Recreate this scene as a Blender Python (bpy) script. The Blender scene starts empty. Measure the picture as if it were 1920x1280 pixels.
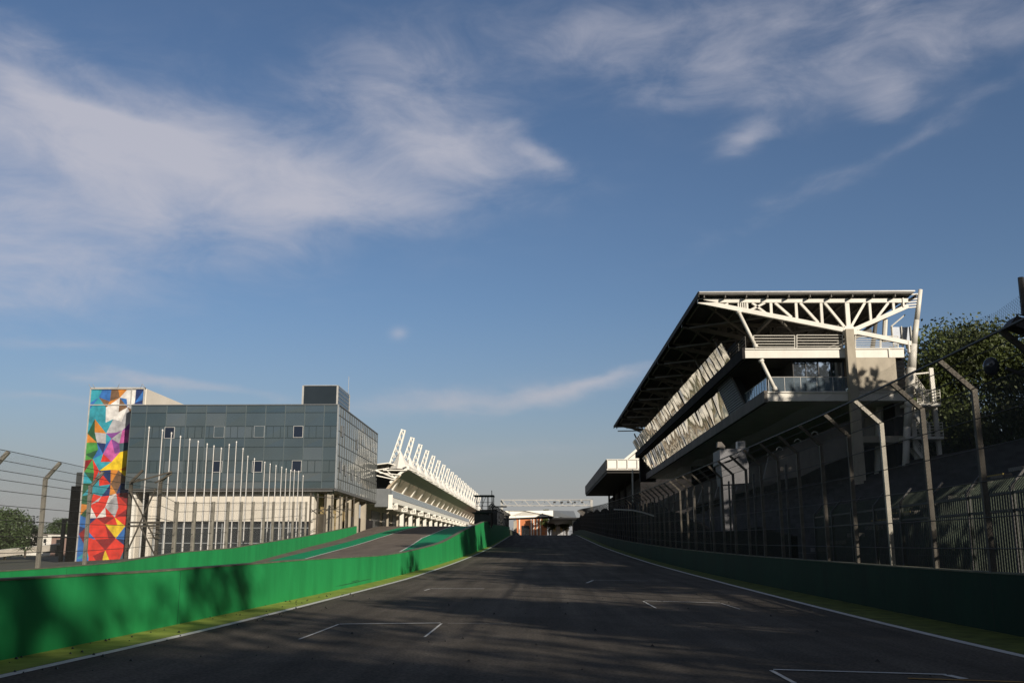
import bpy, math, random
import numpy as np
from mathutils import Vector, Matrix
R = math.radians
random.seed(7)
S = bpy.context.scene
COL = S.collection
# ------------------------------------------------------------------ camera
F = 1867.; TH = R(11.95); YAW = math.atan(40 / F); EYE = 1.5
cam = bpy.data.cameras.new('camera'); co = bpy.data.objects.new('camera', cam); COL.objects.link(co)
cam.lens = 35.0; cam.sensor_width = 36.0; cam.clip_end = 6000; cam.clip_start = .05
co.location = (0, 0, EYE); co.rotation_euler = (R(90) + TH, 0, YAW)
S.camera = co
S.render.resolution_x = 1024; S.render.resolution_y = 682
S.view_settings.view_transform = 'Standard'; S.view_settings.look = 'None'
S.view_settings.exposure = 0.0; S.view_settings.gamma = 1
# ------------------------------------------------------------------ sun and sky
SUN_EL, SUN_AZ = 18.0, 145.0          # azimuth clockwise from +Y
sd = Vector((math.sin(R(SUN_AZ)) * math.cos(R(SUN_EL)), math.cos(R(SUN_AZ)) * math.cos(R(SUN_EL)), math.sin(R(SUN_EL))))
sl = bpy.data.lights.new('sun', 'SUN'); so = bpy.data.objects.new('sun', sl); COL.objects.link(so)
sl.energy = 5.0; sl.angle = R(.5); sl.color = (1.0, .90, .76)
so.rotation_euler = sd.to_track_quat('Z', 'Y').to_euler(); so.location = (60, -80, 60)

def ray(px, py):
    u = (px - 960) / F; v = (640 - py) / F
    x, y, z = u, math.cos(TH) - v * math.sin(TH), math.sin(TH) + v * math.cos(TH)
    return (x * math.cos(YAW) - y * math.sin(YAW), x * math.sin(YAW) + y * math.cos(YAW), z)
def at(px, py, Y):                    # the point seen at that place of the photograph, Y metres ahead
    r = ray(px, py); return (r[0] / r[1] * Y, Y, EYE + r[2] / r[1] * Y)

W = bpy.data.worlds.new('World'); S.world = W; W.use_nodes = True
nt = W.node_tree; nt.nodes.clear(); N = nt.nodes; L = nt.links
def nd(t, **k):
    n = N.new(t)
    for a, b in k.items(): setattr(n, a, b)
    return n
def val(s, v):
    if hasattr(v, 'is_output') or isinstance(v, bpy.types.NodeSocket): L.new(v, s)
    else: s.default_value = v
def M(op, a, b=0.0, c=None, clamp=False):
    n = nd('ShaderNodeMath', operation=op, use_clamp=clamp); val(n.inputs[0], a); val(n.inputs[1], b)
    if c is not None: val(n.inputs[2], c)
    return n.outputs[0]
def MIX(f, a, b):
    n = nd('ShaderNodeMix', data_type='RGBA'); val(n.inputs[0], f); val(n.inputs[6], a); val(n.inputs[7], b); return n.outputs[2]
def NOI(vec, sc, det=8, rough=.55, dist=0.0, lac=2.0):
    n = nd('ShaderNodeTexNoise'); L.new(vec, n.inputs['Vector']); n.inputs['Scale'].default_value = sc
    n.inputs['Detail'].default_value = det; n.inputs['Roughness'].default_value = rough; n.inputs['Distortion'].default_value = dist
    n.inputs['Lacunarity'].default_value = lac
    return n.outputs[0]
def SM(x, a, b):
    n = nd('ShaderNodeMapRange', interpolation_type='SMOOTHSTEP'); val(n.inputs[0], x)
    n.inputs[1].default_value = a; n.inputs[2].default_value = b; return n.outputs[0]
tc = nd('ShaderNodeTexCoord'); sep = nd('ShaderNodeSeparateXYZ'); L.new(tc.outputs['Generated'], sep.inputs[0])
dx, dy, dz = sep.outputs
az = M('MULTIPLY', M('ARCTAN2', dx, dy), 57.2958)
el = M('MULTIPLY', M('ARCSINE', dz), 57.2958)
sky = nd('ShaderNodeTexSky', sky_type='NISHITA'); sky.sun_disc = False
sky.sun_elevation = R(SUN_EL); sky.sun_rotation = R(SUN_AZ); sky.air_density = 1.0; sky.dust_density = 1.2; sky.ozone_density = 2.2
# planar cloud coordinates
den = M('ADD', M('MAXIMUM', dz, 0.0), .10)
cmb = nd('ShaderNodeCombineXYZ'); val(cmb.inputs[0], M('DIVIDE', dx, den)); val(cmb.inputs[1], M('DIVIDE', dy, den)); cmb.inputs[2].default_value = .3
cang = nd('ShaderNodeCombineXYZ'); val(cang.inputs[0], M('MULTIPLY', az, .05)); val(cang.inputs[1], M('MULTIPLY', el, .11)); cang.inputs[2].default_value = 1.7
warp = nd('ShaderNodeTexNoise'); L.new(cang.outputs[0], warp.inputs['Vector']); warp.inputs['Scale'].default_value = 1.3; warp.inputs['Detail'].default_value = 5
va = nd('ShaderNodeVectorMath', operation='SUBTRACT'); L.new(warp.outputs['Color'], va.inputs[0]); va.inputs[1].default_value = (.5, .5, .5)
wsep = nd('ShaderNodeSeparateXYZ'); L.new(va.outputs[0], wsep.inputs[0])
azw = M('ADD', az, M('MULTIPLY', wsep.outputs[0], 9.0)); elw = M('ADD', el, M('MULTIPLY', wsep.outputs[1], 6.0))
def blob(px, py, rx, ry, rot, amp, warped=True):
    r = ray(px, py); n = math.sqrt(sum(c * c for c in r))
    a0 = math.degrees(math.atan2(r[0], r[1])); e0 = math.degrees(math.asin(r[2] / n))
    A = azw if warped else az; E = elw if warped else el
    da = M('SUBTRACT', A, a0); de = M('SUBTRACT', E, e0)
    c, s = math.cos(R(rot)), math.sin(R(rot)); k = .031      # degrees per pixel
    p = M('DIVIDE', M('ADD', M('MULTIPLY', da, c), M('MULTIPLY', de, s)), rx * k)
    q = M('DIVIDE', M('SUBTRACT', M('MULTIPLY', de, c), M('MULTIPLY', da, s)), ry * k)
    g = M('EXPONENT', M('MULTIPLY', M('ADD', M('MULTIPLY', p, p), M('MULTIPLY', q, q)), -1.0))
    return M('MULTIPLY', g, amp)
def total(bs):
    t = bs[0]
    for b in bs[1:]: t = M('ADD', t, b)
    return t
BLOBS = [(120, 290, 380, 110, -8, .85), (560, 320, 360, 95, -3, .80), (860, 260, 190, 60, -22, .75), (60, 470, 360, 95, 4, .66),
         (1010, 300, 70, 28, -42, .55), (680, 390, 220, 50, 8, .4), (90, 185, 200, 26, -14, .7), (20, 60, 130, 55, -10, .38),
         (1300, 60, 460, 85, 4, .46), (1310, 150, 120, 34, 8, .50), (1400, 245, 60, 34, 25, .85), (1690, 175, 55, 28, -20, .42), (1750, 60, 330, 85, 6, .48),
         (1600, 320, 420, 20, 20, .30), (700, 120, 360, 70, 0, .24), (330, 712, 200, 14, 0, .80), (950, 728, 330, 26, 3, .62), (1150, 700, 140, 14, 8, .5),
         (160, 790, 240, 20, 0, .12), (1000, 850, 260, 30, 0, .30), (60, 745, 120, 12, 0, .3), (100, 640, 160, 14, 0, .25)]
mask = total([blob(*b) for b in BLOBS])
puff = blob(748, 625, 15, 11, 10, .8, False)
nn = NOI(cmb.outputs[0], 1.3, 9, .62, .6)
na = NOI(cang.outputs[0], 3.2, 10, .60, .5)
fine = M('ADD', M('MULTIPLY', nn, .55), M('MULTIPLY', na, .75))
cl = M('MULTIPLY', SM(M('ADD', M('MULTIPLY', mask, .66), M('MULTIPLY', M('SUBTRACT', fine, .65), 1.3)), -.06, 1.0), M('MINIMUM', M('MULTIPLY', mask, 2.6), 1.0))
cl = M('ADD', cl, M('MULTIPLY', puff, M('MULTIPLY', na, 1.0)))
cl = M('MINIMUM', cl, .95)
skyc = nd('ShaderNodeVectorMath', operation='MULTIPLY'); L.new(sky.outputs[0], skyc.inputs[0]); skyc.inputs[1].default_value = (.98, 1.05, 1.19)
hz = M('SUBTRACT', 1.0, SM(el, -1.0, 15.0))
base = MIX(M('MULTIPLY', hz, .55), skyc.outputs[0], (4.3, 4.3, 4.35, 1))
low = M('SUBTRACT', 1.0, SM(el, 0.5, 8.5))
base = MIX(M('MULTIPLY', low, .75), base, (5.0, 4.85, 4.85, 1))
cloudcol = MIX(hz, (7.2, 7.1, 7.9, 1), (5.6, 5.5, 5.7, 1))
colr = MIX(M('MULTIPLY', cl, .85), base, cloudcol)
# added dimming of the unseen sky overhead, beside and behind, to deepen the shade
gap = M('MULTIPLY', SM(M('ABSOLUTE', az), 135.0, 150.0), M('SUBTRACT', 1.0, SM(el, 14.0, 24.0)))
deck = M('MAXIMUM', SM(el, 36.0, 52.0), M('MULTIPLY', SM(M('ABSOLUTE', az), 48.0, 85.0), M('SUBTRACT', 1.0, gap)))  # mask of the added dimming, outside the view
dim_skyc = MIX(NOI(cmb.outputs[0], 1.1, 5, .6), (.75, .82, 1.0, 1), (1.5, 1.6, 1.85, 1))
colr = MIX(M('MULTIPLY', deck, .88), colr, dim_skyc)
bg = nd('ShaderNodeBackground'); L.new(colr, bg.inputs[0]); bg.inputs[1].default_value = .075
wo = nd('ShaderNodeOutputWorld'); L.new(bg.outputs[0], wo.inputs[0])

# ------------------------------------------------------------------ materials
MATS = {}
def mat(name, col, rough=.7, metal=0.0, var=.15, scale=2.0, bump=0.0, col2=None, streak=None, spec=None, det=6):
    if name in MATS: return MATS[name]
    m = bpy.data.materials.new(name); m.use_nodes = True; t = m.node_tree; b = t.nodes['Principled BSDF']
    tx = t.nodes.new('ShaderNodeTexCoord'); mp = t.nodes.new('ShaderNodeMapping'); t.links.new(tx.outputs['Object'], mp.inputs[0])
    if streak: mp.inputs['Scale'].default_value = streak
    n = t.nodes.new('ShaderNodeTexNoise'); t.links.new(mp.outputs[0], n.inputs['Vector']); n.inputs['Scale'].default_value = scale
    n.inputs['Detail'].default_value = det; n.inputs['Roughness'].default_value = .6
    cr = t.nodes.new('ShaderNodeValToRGB'); t.links.new(n.outputs[0], cr.inputs[0])
    c = Vector(col); d = Vector(col2) if col2 else c * (1 - var); e = c * (1 + var * .6)
    cr.color_ramp.elements[0].position = .32; cr.color_ramp.elements[0].color = (*d, 1)
    cr.color_ramp.elements[1].position = .68; cr.color_ramp.elements[1].color = (*(e if not col2 else c), 1)
    t.links.new(cr.outputs[0], b.inputs['Base Color']); b.inputs['Roughness'].default_value = rough; b.inputs['Metallic'].default_value = metal
    if spec is not None: b.inputs['Specular IOR Level'].default_value = spec
    if bump:
        bp = t.nodes.new('ShaderNodeBump'); bp.inputs['Strength'].default_value = bump; bp.inputs['Distance'].default_value = .05
        n2 = t.nodes.new('ShaderNodeTexNoise'); t.links.new(tx.outputs['Object'], n2.inputs['Vector']); n2.inputs['Scale'].default_value = scale * 6
        t.links.new(n2.outputs[0], bp.inputs['Height']); t.links.new(bp.outputs[0], b.inputs['Normal'])
    MATS[name] = m; return m
def chain_mat(name, col, cell, wire):       # chain link: wires where two diagonal waves pass
    m = bpy.data.materials.new(name); m.use_nodes = True; t = m.node_tree; b = t.nodes['Principled BSDF']
    b.inputs['Base Color'].default_value = (*col, 1); b.inputs['Roughness'].default_value = .55; b.inputs['Metallic'].default_value = .4
    tx = t.nodes.new('ShaderNodeUVMap'); sp = t.nodes.new('ShaderNodeSeparateXYZ'); t.links.new(tx.outputs[0], sp.inputs[0])
    def mm(op, a, c=0.0):
        n = t.nodes.new('ShaderNodeMath'); n.operation = op
        for s, v in ((n.inputs[0], a), (n.inputs[1], c)):
            if isinstance(v, bpy.types.NodeSocket): t.links.new(v, s)
            else: s.default_value = v
        return n.outputs[0]
    outs = []
    for sg in (1, -1):
        q = mm('ADD', sp.outputs[0], mm('MULTIPLY', sp.outputs[1], sg))
        fr = mm('FRACT', mm('DIVIDE', q, cell)); outs.append(mm('LESS_THAN', fr, wire / cell))
    a = mm('MAXIMUM', outs[0], outs[1]); t.links.new(a, b.inputs['Alpha'])
    MATS[name] = m; return m
ASPH = mat('asphalt', (.112, .098, .082), .95, 0, .3, .8, .25, streak=(1.6, .12, 1), spec=.12)
def asphalt_detail(m):
    t = m.node_tree; b = t.nodes['Principled BSDF']; src = b.inputs['Base Color'].links[0].from_socket
    tx = t.nodes.new('ShaderNodeTexCoord')
    def ns(scale, sc, det, lo, hi, a, c):
        mp = t.nodes.new('ShaderNodeMapping'); mp.inputs['Scale'].default_value = scale; t.links.new(tx.outputs['Object'], mp.inputs[0])
        n = t.nodes.new('ShaderNodeTexNoise'); n.inputs['Scale'].default_value = sc; n.inputs['Detail'].default_value = det; t.links.new(mp.outputs[0], n.inputs['Vector'])
        r = t.nodes.new('ShaderNodeMapRange'); r.inputs[1].default_value = lo; r.inputs[2].default_value = hi; r.inputs[3].default_value = a; r.inputs[4].default_value = c; t.links.new(n.outputs[0], r.inputs[0]); return r.outputs[0]
    cur = src
    for args in (((1.6, .012, 1), 1.0, 3, .40, .60, .84, 1.08), ((1, 1, 1), 22, 2, .35, .65, .72, 1.35), ((.25, .25, .25), 1.0, 4, .46, .54, .88, 1.08)):
        v = nvec(t, cur, ns(*args)); cur = v
    t.links.new(cur, b.inputs['Base Color'])
def nvec(t, col, f):
    n = t.nodes.new('ShaderNodeVectorMath'); n.operation = 'SCALE'; t.links.new(col, n.inputs[0]); t.links.new(f, n.inputs['Scale']); return n.outputs[0]
asphalt_detail(ASPH)
PITA = mat('pit_asphalt', (.185, .155, .130), .9, 0, .2, .7, .2, streak=(1.2, .3, 1), spec=.2)
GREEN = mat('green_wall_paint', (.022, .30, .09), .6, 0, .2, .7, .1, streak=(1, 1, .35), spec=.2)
GREENR = mat('green_wall_paint_shaded', (.003, .032, .017), .7, 0, .3, .7, .1, streak=(1, 1, .35), spec=.15)  # wall green darkened: the right wall's shade is put into the colour
TEAL = mat('teal_paint', (.008, .31, .13), .7, 0, .18, .8, spec=.2)
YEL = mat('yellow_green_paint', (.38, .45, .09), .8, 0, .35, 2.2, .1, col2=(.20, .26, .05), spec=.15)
WLINE = mat('white_line_paint', (.78, .78, .75), .7, 0, .25, 5.0, col2=(.58, .58, .56), spec=.2)
OLINE = mat('orange_line_paint', (.42, .22, .03), .7, 0, .3, 3)
GRND = mat('ground_mix', (.085, .085, .065), .9, 0, .35, .06, 0, col2=(.05, .06, .035))
DIRT = mat('dark_ground', (.06, .055, .045), .9, 0, .3, .5)
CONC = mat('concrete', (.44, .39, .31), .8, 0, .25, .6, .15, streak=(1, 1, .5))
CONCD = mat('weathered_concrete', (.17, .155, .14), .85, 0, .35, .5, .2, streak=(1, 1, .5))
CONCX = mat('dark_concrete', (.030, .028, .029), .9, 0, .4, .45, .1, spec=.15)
BEIGE = mat('beige_render', (.66, .61, .53), .8, 0, .08, .4, streak=(1, 1, .4))
YELW = mat('yellow_render', (.40, .30, .14), .8, 0, .15, .5)
WHITE = mat('white_steel_paint', (.72, .69, .62), .45, 0, .12, .8, streak=(1, 1, .5))
BWHITE = mat('bright_white_paint', (.82, .79, .72), .5, 0, .06, .6)
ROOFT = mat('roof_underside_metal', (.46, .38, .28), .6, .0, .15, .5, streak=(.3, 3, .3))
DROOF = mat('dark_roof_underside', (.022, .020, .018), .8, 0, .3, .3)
DTRUSS = mat('truss_paint_shaded', (.11, .10, .085), .6, 0, .2, .8)  # rear and underside steel: shade put into a darker tone than the front white
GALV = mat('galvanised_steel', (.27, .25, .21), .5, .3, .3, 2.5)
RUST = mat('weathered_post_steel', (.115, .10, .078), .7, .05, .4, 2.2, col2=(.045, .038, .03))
POSTD = mat('shaded_post_steel', (.085, .07, .055), .7, .1, .4, 2.0)  # far right fence posts: their shade is put into this dark tone
DSTEEL = mat('dark_steel', (.035, .034, .034), .55, .2, .2, 2)
WIRE = mat('wire_steel', (.055, .052, .048), .7, .0, .2, 5)
POLEW = mat('flagpole_paint', (.46, .45, .43), .4, .1, .15, 1.5)
BLACK = mat('dark_opening', (.010, .010, .011), .5, 0, .2, .5)
GLASS = mat('facade_glass', (.150, .185, .195), .05, .70, .16, .12, spec=.8)
GLASS2 = mat('facade_glass_opening', (.012, .018, .035), .08, 0, .1, .3)
GLASS3 = mat('facade_glass_side', (.27, .285, .28), .12, .35, .12, .35)  # paler than the front panes: sky reflection put into the base colour
MULL = mat('mullion', (.055, .075, .082), .35, .5, .1, 1)
DGLASS = mat('dark_glass', (.02, .023, .026), .05, 0, .2, .4, spec=.8)
MIRR = mat('pavilion_glass', (.80, .76, .66), .05, .95, .15, .4)
BGLASS = mat('balustrade_glass', (.18, .26, .34), .08, .5, .1, .5)
SILV = mat('grey_cladding', (.17, .18, .19), .45, .2, .1, .5)
ORNG = mat('orange_render', (.55, .19, .075), .8, 0, .1, .5)
BARK = mat('bark', (.07, .055, .04), .9, 0, .3, 4)
LEAFA = mat('leaf_dark_green', (.058, .078, .014), .6, 0, .6, .22, det=3)
LEAFB = mat('leaf_olive', (.075, .085, .020), .6, 0, .45, .5, det=3)
LEAFC = mat('leaf_mid_green', (.040, .070, .018), .6, 0, .45, .6, det=3)
MESHL = chain_mat('chain_link_galvanised', (.24, .23, .21), .085, .006)
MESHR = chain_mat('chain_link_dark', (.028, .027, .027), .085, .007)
MESHG = chain_mat('chain_link_green', (.02, .035, .025), .085, .03)

CLEARG = bpy.data.materials.new('clear_balustrade'); CLEARG.use_nodes = True; _b = CLEARG.node_tree.nodes['Principled BSDF']
_b.inputs['Base Color'].default_value = (.25, .32, .38, 1); _b.inputs['Roughness'].default_value = .04; _b.inputs['Alpha'].default_value = .22
# ------------------------------------------------------------------ builders
ORG = {}
class MB:
    def __init__(s): s.v = []; s.f = []; s.mi = []; s.uv = []
    def add(s, vs, fs, mi=0):
        b = len(s.v); s.v += [tuple(p) for p in vs]
        for f in fs: s.f.append(tuple(b + i for i in f)); s.mi.append(mi)
        return s
    def box(s, x0, x1, y0, y1, z0, z1, mi=0):
        return s.add([(x0, y0, z0), (x1, y0, z0), (x1, y1, z0), (x0, y1, z0), (x0, y0, z1), (x1, y0, z1), (x1, y1, z1), (x0, y1, z1)],
                     [(0, 3, 2, 1), (4, 5, 6, 7), (0, 1, 5, 4), (1, 2, 6, 5), (2, 3, 7, 6), (3, 0, 4, 7)], mi)
    def beam(s, a, b, w, h, up=(0, 0, 1), mi=0):
        a, b = Vector(a), Vector(b); d = (b - a).normalized(); u = Vector(up)
        if abs(d.dot(u)) > .98: u = Vector((0, 1, 0))
        r = d.cross(u).normalized() * (w / 2); u = r.cross(d).normalized() * (h / 2)
        P = []
        for p in (a, b): P += [p - r - u, p + r - u, p + r + u, p - r + u]
        return s.add(P, [(0, 1, 2, 3), (7, 6, 5, 4), (0, 4, 5, 1), (1, 5, 6, 2), (2, 6, 7, 3), (3, 7, 4, 0)], mi)
    def tube(s, a, b, r, n=6, r2=None, cap=True, mi=0):
        a, b = Vector(a), Vector(b); d = (b - a).normalized(); u = Vector((0, 0, 1)) if abs(d.z) < .9 else Vector((1, 0, 0))
        e = d.cross(u).normalized(); g = d.cross(e); r2 = r if r2 is None else r2; P = []
        for p, q in ((a, r), (b, r2)):
            for i in range(n):
                t = 2 * math.pi * i / n; P.append(p + e * (q * math.cos(t)) + g * (q * math.sin(t)))
        fs = [(i, (i + 1) % n, n + (i + 1) % n, n + i) for i in range(n)]
        if cap: fs += [tuple(range(n - 1, -1, -1)), tuple(range(n, 2 * n))]
        return s.add(P, fs, mi)
    def path(s, pts, r, n=5, mi=0):
        for a, b in zip(pts, pts[1:]): s.tube(a, b, r, n, mi=mi)
        return s
    def prism(s, pts, vec, mi=0):
        n = len(pts); v = Vector(vec); P = [Vector(p) for p in pts]; P += [p + v for p in P]
        return s.add(P, [tuple(range(n)), tuple(range(2 * n - 1, n - 1, -1))] + [(i, n + i, n + (i + 1) % n, (i + 1) % n) for i in range(n)], mi)
    def poly(s, pts, mi=0): return s.add(pts, [tuple(range(len(pts)))], mi)
    def build(s, name, m, parent=None, origin=None, smooth=False):
        me = bpy.data.meshes.new(name)
        if origin is None:
            if parent: origin = ORG[parent.name]
            else:
                xs = [p[0] for p in s.v]; ys = [p[1] for p in s.v]; zs = [p[2] for p in s.v]
                origin = ((min(xs) + max(xs)) / 2, (min(ys) + max(ys)) / 2, min(zs))
        o = Vector(origin)
        me.from_pydata([(p[0] - o[0], p[1] - o[1], p[2] - o[2]) for p in s.v], [], s.f)
        ms = m if isinstance(m, (list, tuple)) else [m]
        for q in ms: me.materials.append(q)
        if len(ms) > 1: me.polygons.foreach_set('material_index', s.mi)
        me.validate(); 
        if smooth: me.polygons.foreach_set('use_smooth', [True] * len(me.polygons))
        ob = bpy.data.objects.new(name, me); COL.objects.link(ob); ORG[ob.name] = tuple(origin)
        if parent:
            ob.parent = parent; po = ORG[parent.name]; ob.location = tuple(origin[i] - po[i] for i in range(3))
        else: ob.location = origin
        return ob
def fixn(o):
    import bmesh
    b = bmesh.new(); b.from_mesh(o.data); bmesh.ops.recalc_face_normals(b, faces=b.faces); b.to_mesh(o.data); b.free(); return o
def tag(o, label=None, cat=None, group=None, kind=None):
    if label: o['label'] = label
    if cat: o['category'] = cat
    if group: o['group'] = group
    if kind: o['kind'] = kind
    return o
def thing(name, loc, label, cat, group=None):
    o = bpy.data.objects.new(name, None); COL.objects.link(o); o.location = loc; o.empty_display_size = .5
    ORG[o.name] = tuple(loc); return tag(o, label, cat, group)
def copy_tree(o, parent=None):
    c = o.copy(); COL.objects.link(c); c.parent = parent; ORG[c.name] = ORG.get(o.name, (0, 0, 0))
    for ch in list(o.children): copy_tree(ch, c)
    return c
def lerp(tab, x):
    if x <= tab[0][0]: return tab[0][1]
    for (a, u), (b, v) in zip(tab, tab[1:]):
        if x <= b: return u + (v - u) * (x - a) / (b - a)
    return tab[-1][1]
def smooth_tab(tab, step=4.0):           # resample with a small running mean so slopes change gently
    xs = np.arange(tab[0][0], tab[-1][0] + .1, step); ys = np.interp(xs, [t[0] for t in tab], [t[1] for t in tab])
    k = np.array([1, 2, 3, 2, 1]) / 9.; yp = np.concatenate([[ys[0]] * 2, ys, [ys[-1]] * 2]); ys2 = np.convolve(yp, k, 'valid')
    return list(zip(xs.tolist(), ys2.tolist()))
ORD = ['first', 'second', 'third', 'fourth', 'fifth', 'sixth', 'seventh', 'eighth', 'ninth', 'tenth', 'eleventh', 'twelfth', 'thirteenth',
       'fourteenth', 'fifteenth', 'sixteenth', 'seventeenth', 'eighteenth', 'nineteenth', 'twentieth', 'twenty-first', 'twenty-second', 'twenty-third']

# ------------------------------------------------------------------ terrain profiles (Y ahead -> value)
ZR = smooth_tab([(-300, 0), (20, 0), (29, .1), (47, .31), (70, .72), (94, 1.27), (130, 2.25), (175, 3.75), (205, 4.78), (220, 5.2), (240, 5.45), (270, 5.5), (400, 4.6), (900, 2)])
ZP = smooth_tab([(-300, 0), (20, .0), (40, .15), (64, .62), (81, 1.35), (100, 2.15), (121, 3.15), (145, 4.75), (162, 5.7), (200, 6.2), (300, 7.4), (500, 8.0), (900, 6)])
LR = [(-300, -7.2), (0, -6.85), (13, -6.72), (24, -6.45), (47, -5.92), (94, -5.5), (218, -4.8), (400, -4.0), (900, -4)]
PW = [(-300, -8.4), (0, -7.75), (14, -7.75), (24, -7.6), (32, -7.35), (45, -6.95), (75, -6.5), (93, -6.25), (145, -5.75), (220, -5.2), (400, -4.6), (900, -4.6)]
OW = [(-300, -13), (0, -14.2)] + [(D, at(x, y, D)[0]) for x, y, D in ((0, 1071.5, 28), (203, 1056, 38), (330, 1036, 51), (432, 1027.6, 63), (579, 1003.7, 98), (667, 986, 134))] + [(150, -24.4), (400, -24.4), (900, -24)]
WR = [(-300, 8.0), (0, 8.6), (18, 8.95), (30, 9.15), (60, 9.25), (94, 9.5), (218, 10.4), (400, 11.2), (900, 11)]
zr = lambda D: lerp(ZR, D); zp = lambda D: lerp(ZP, D); lr = lambda D: lerp(LR, D); rr = lambda D: lerp(LR, D) + 14.0
pw = lambda D: lerp(PW, D); ow = lambda D: lerp(OW, D); wr = lambda D: lerp(WR, D)
STN = [-300, -150, -60, -20, 0, 6] + [10 + 3 * i for i in range(85)] + [275, 290, 310, 340, 380, 430, 500, 650, 900]

def sheet(name, fx0, fx1, fz, D0, D1, dz, m, kind='structure', nx=1):
    b = MB(); ds = [D0] + [d for d in STN if D0 < d < D1] + [D1]; V = []; Fc = []
    for d in ds:
        for j in range(nx + 1):
            t = j / nx; x = fx0(d) * (1 - t) + fx1(d) * t; V.append((x, d, fz(d) + dz))
    for i in range(len(ds) - 1):
        for j in range(nx):
            a = i * (nx + 1) + j; Fc.append((a, a + 1, a + nx + 2, a + nx + 1))
    b.add(V, Fc); o = b.build(name, m, origin=(0, 0, 0)); tag(o, kind=kind); return o
# ground: one sheet out to the horizon
b = MB(); V = []; Fc = []
gs = STN + [1400, 2500, 5000]
def prof(d):
    lz = zp(d); z0 = zr(d); far = lerp([(0, -.6), (60, -.6), (150, .5), (400, 3), (900, 2)], d)
    lf = lerp([(0, -.2), (40, -.2), (60, 0), (110, 1.2), (140, 3.6), (162, 5.5), (300, 7.2), (900, 2)], d)
    return [(-3000, far - 3), (-400, far), (-110, far), (-62, far), (-52, min(lf, far + .5) if d < 150 else lf), (ow(d) - .5, lf), (ow(d) - .02, lf), (ow(d) + .02, lz), (pw(d) - .02, lz), (pw(d) + .02, z0),
            (wr(d) - .02, z0), (wr(d) + .02, z0 + .1), (13, z0 + .1), (60, z0 + 2), (300, z0 + 3), (3000, 0)]
for d in gs:
    for x, z in prof(d): V.append((x, d, z - .06))
n = len(prof(0))
for i in range(len(gs) - 1):
    for j in range(n - 1):
        a = i * n + j; Fc.append((a, a + 1, a + n + 1, a + n))
b.add(V, Fc); tag(b.build('ground', GRND, origin=(0, 0, 0)), kind='structure')
sheet('race_track', lr, rr, zr, -100, 420, -.012, ASPH, nx=6)
sheet('pit_lane', lambda d: ow(d) + .1, lambda d: pw(d) - .1, zp, 10, 400, -.012, PITA, nx=4)
sheet('painted_verge', lambda d: pw(d) + .12, lambda d: lr(d) - .02, zr, -100, 300, -.004, YEL)
sheet('painted_verge', lambda d: rr(d) + .02, lambda d: wr(d) - .12, zr, -100, 300, -.004, mat('shaded_verge_paint', (.17, .20, .045), .85, 0, .35, 2.2, .1, col2=(.07, .09, .025), spec=.1))  # right verge: shade painted in as a darker copy of the yellow-green
sheet('edge_line', lambda d: lr(d), lambda d: lr(d) + .18, zr, -100, 300, -.004, WLINE)
sheet('edge_line', lambda d: rr(d) - .18, lambda d: rr(d), zr, -100, 300, -.004, WLINE)
PL = [(10, -12), (50, -15.2), (75, -16.8), (121, -18.7), (162, -18.0), (400, -18)]
PR = [(10, -8.6), (50, -9.6), (81, -11.0), (121, -13.3), (162, -12.6), (400, -12.6)]
pl = lambda d: lerp(PL, d); pr = lambda d: lerp(PR, d)
sheet('teal_strip', lambda d: pl(d) - 2.0, pl, zp, 12, 300, -.006, TEAL)
sheet('teal_strip', pr, lambda d: pw(d) - .2, zp, 12, 300, -.006, TEAL)
sheet('pit_lane_line', pl, lambda d: pl(d) + .14, zp, 12, 300, -.001, WLINE)
sheet('pit_lane_line', lambda d: pr(d) - .14, pr, zp, 12, 300, -.001, WLINE)
# grid boxes painted on the track
def onroad(px, py):
    r = ray(px, py); D = 5.0
    while D < 260:
        if EYE + r[2] / r[1] * D <= zr(D) + .002: break
        D += .02
    return Vector((r[0] / r[1] * D, D, zr(D)))
def gridbox(lines, m=WLINE):
    b = MB()
    for (p, q, w) in lines:
        A = onroad(*p); B = onroad(*q); d = (B - A); d.z = 0; e = Vector((-d.y, d.x, 0)).normalized() * (w / 2); dz = Vector((0, 0, .0))
        k = max(1, int(d.length / 1.5)); 
        for i in range(k):
            a = A.lerp(B, i / k); c = A.lerp(B, (i + 1) / k); a.z = zr(a.y) - .002; c.z = zr(c.y) - .002
            b.add([a - e, c - e, c + e, a + e], [(0, 1, 2, 3)])
    o = b.build('grid_marking', m); tag(o, kind='structure')
gridbox([((561, 1197), (635, 1169), .05), ((637, 1168.6), (826, 1166.6), .14), ((828, 1167.5), (796, 1193), .045)])
gridbox([((1230, 1139), (1206, 1126), .05), ((1209, 1125.4), (1350, 1129), .13), ((1352, 1130), (1388, 1141), .04)])
gridbox([((1490, 1279), (1446, 1255), .06), ((1450, 1253.5), (1775, 1263), .10), ((1776, 1264), (1808, 1271), .12)])
gridbox([((796, 1106), (806, 1103), .06), ((808, 1102.6), (908, 1102.8), .16)])
gridbox([((840, 1167), (958, 1168.5), .03)])
gridbox([((1702, 1270), (1919, 1277), .10)], OLINE)
gridbox([((1100, 1092), (1112, 1087), .1), ((1114, 1087), (1215, 1088), .1)])
gridbox([((905, 1070), (976, 1070), .12)])

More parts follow.
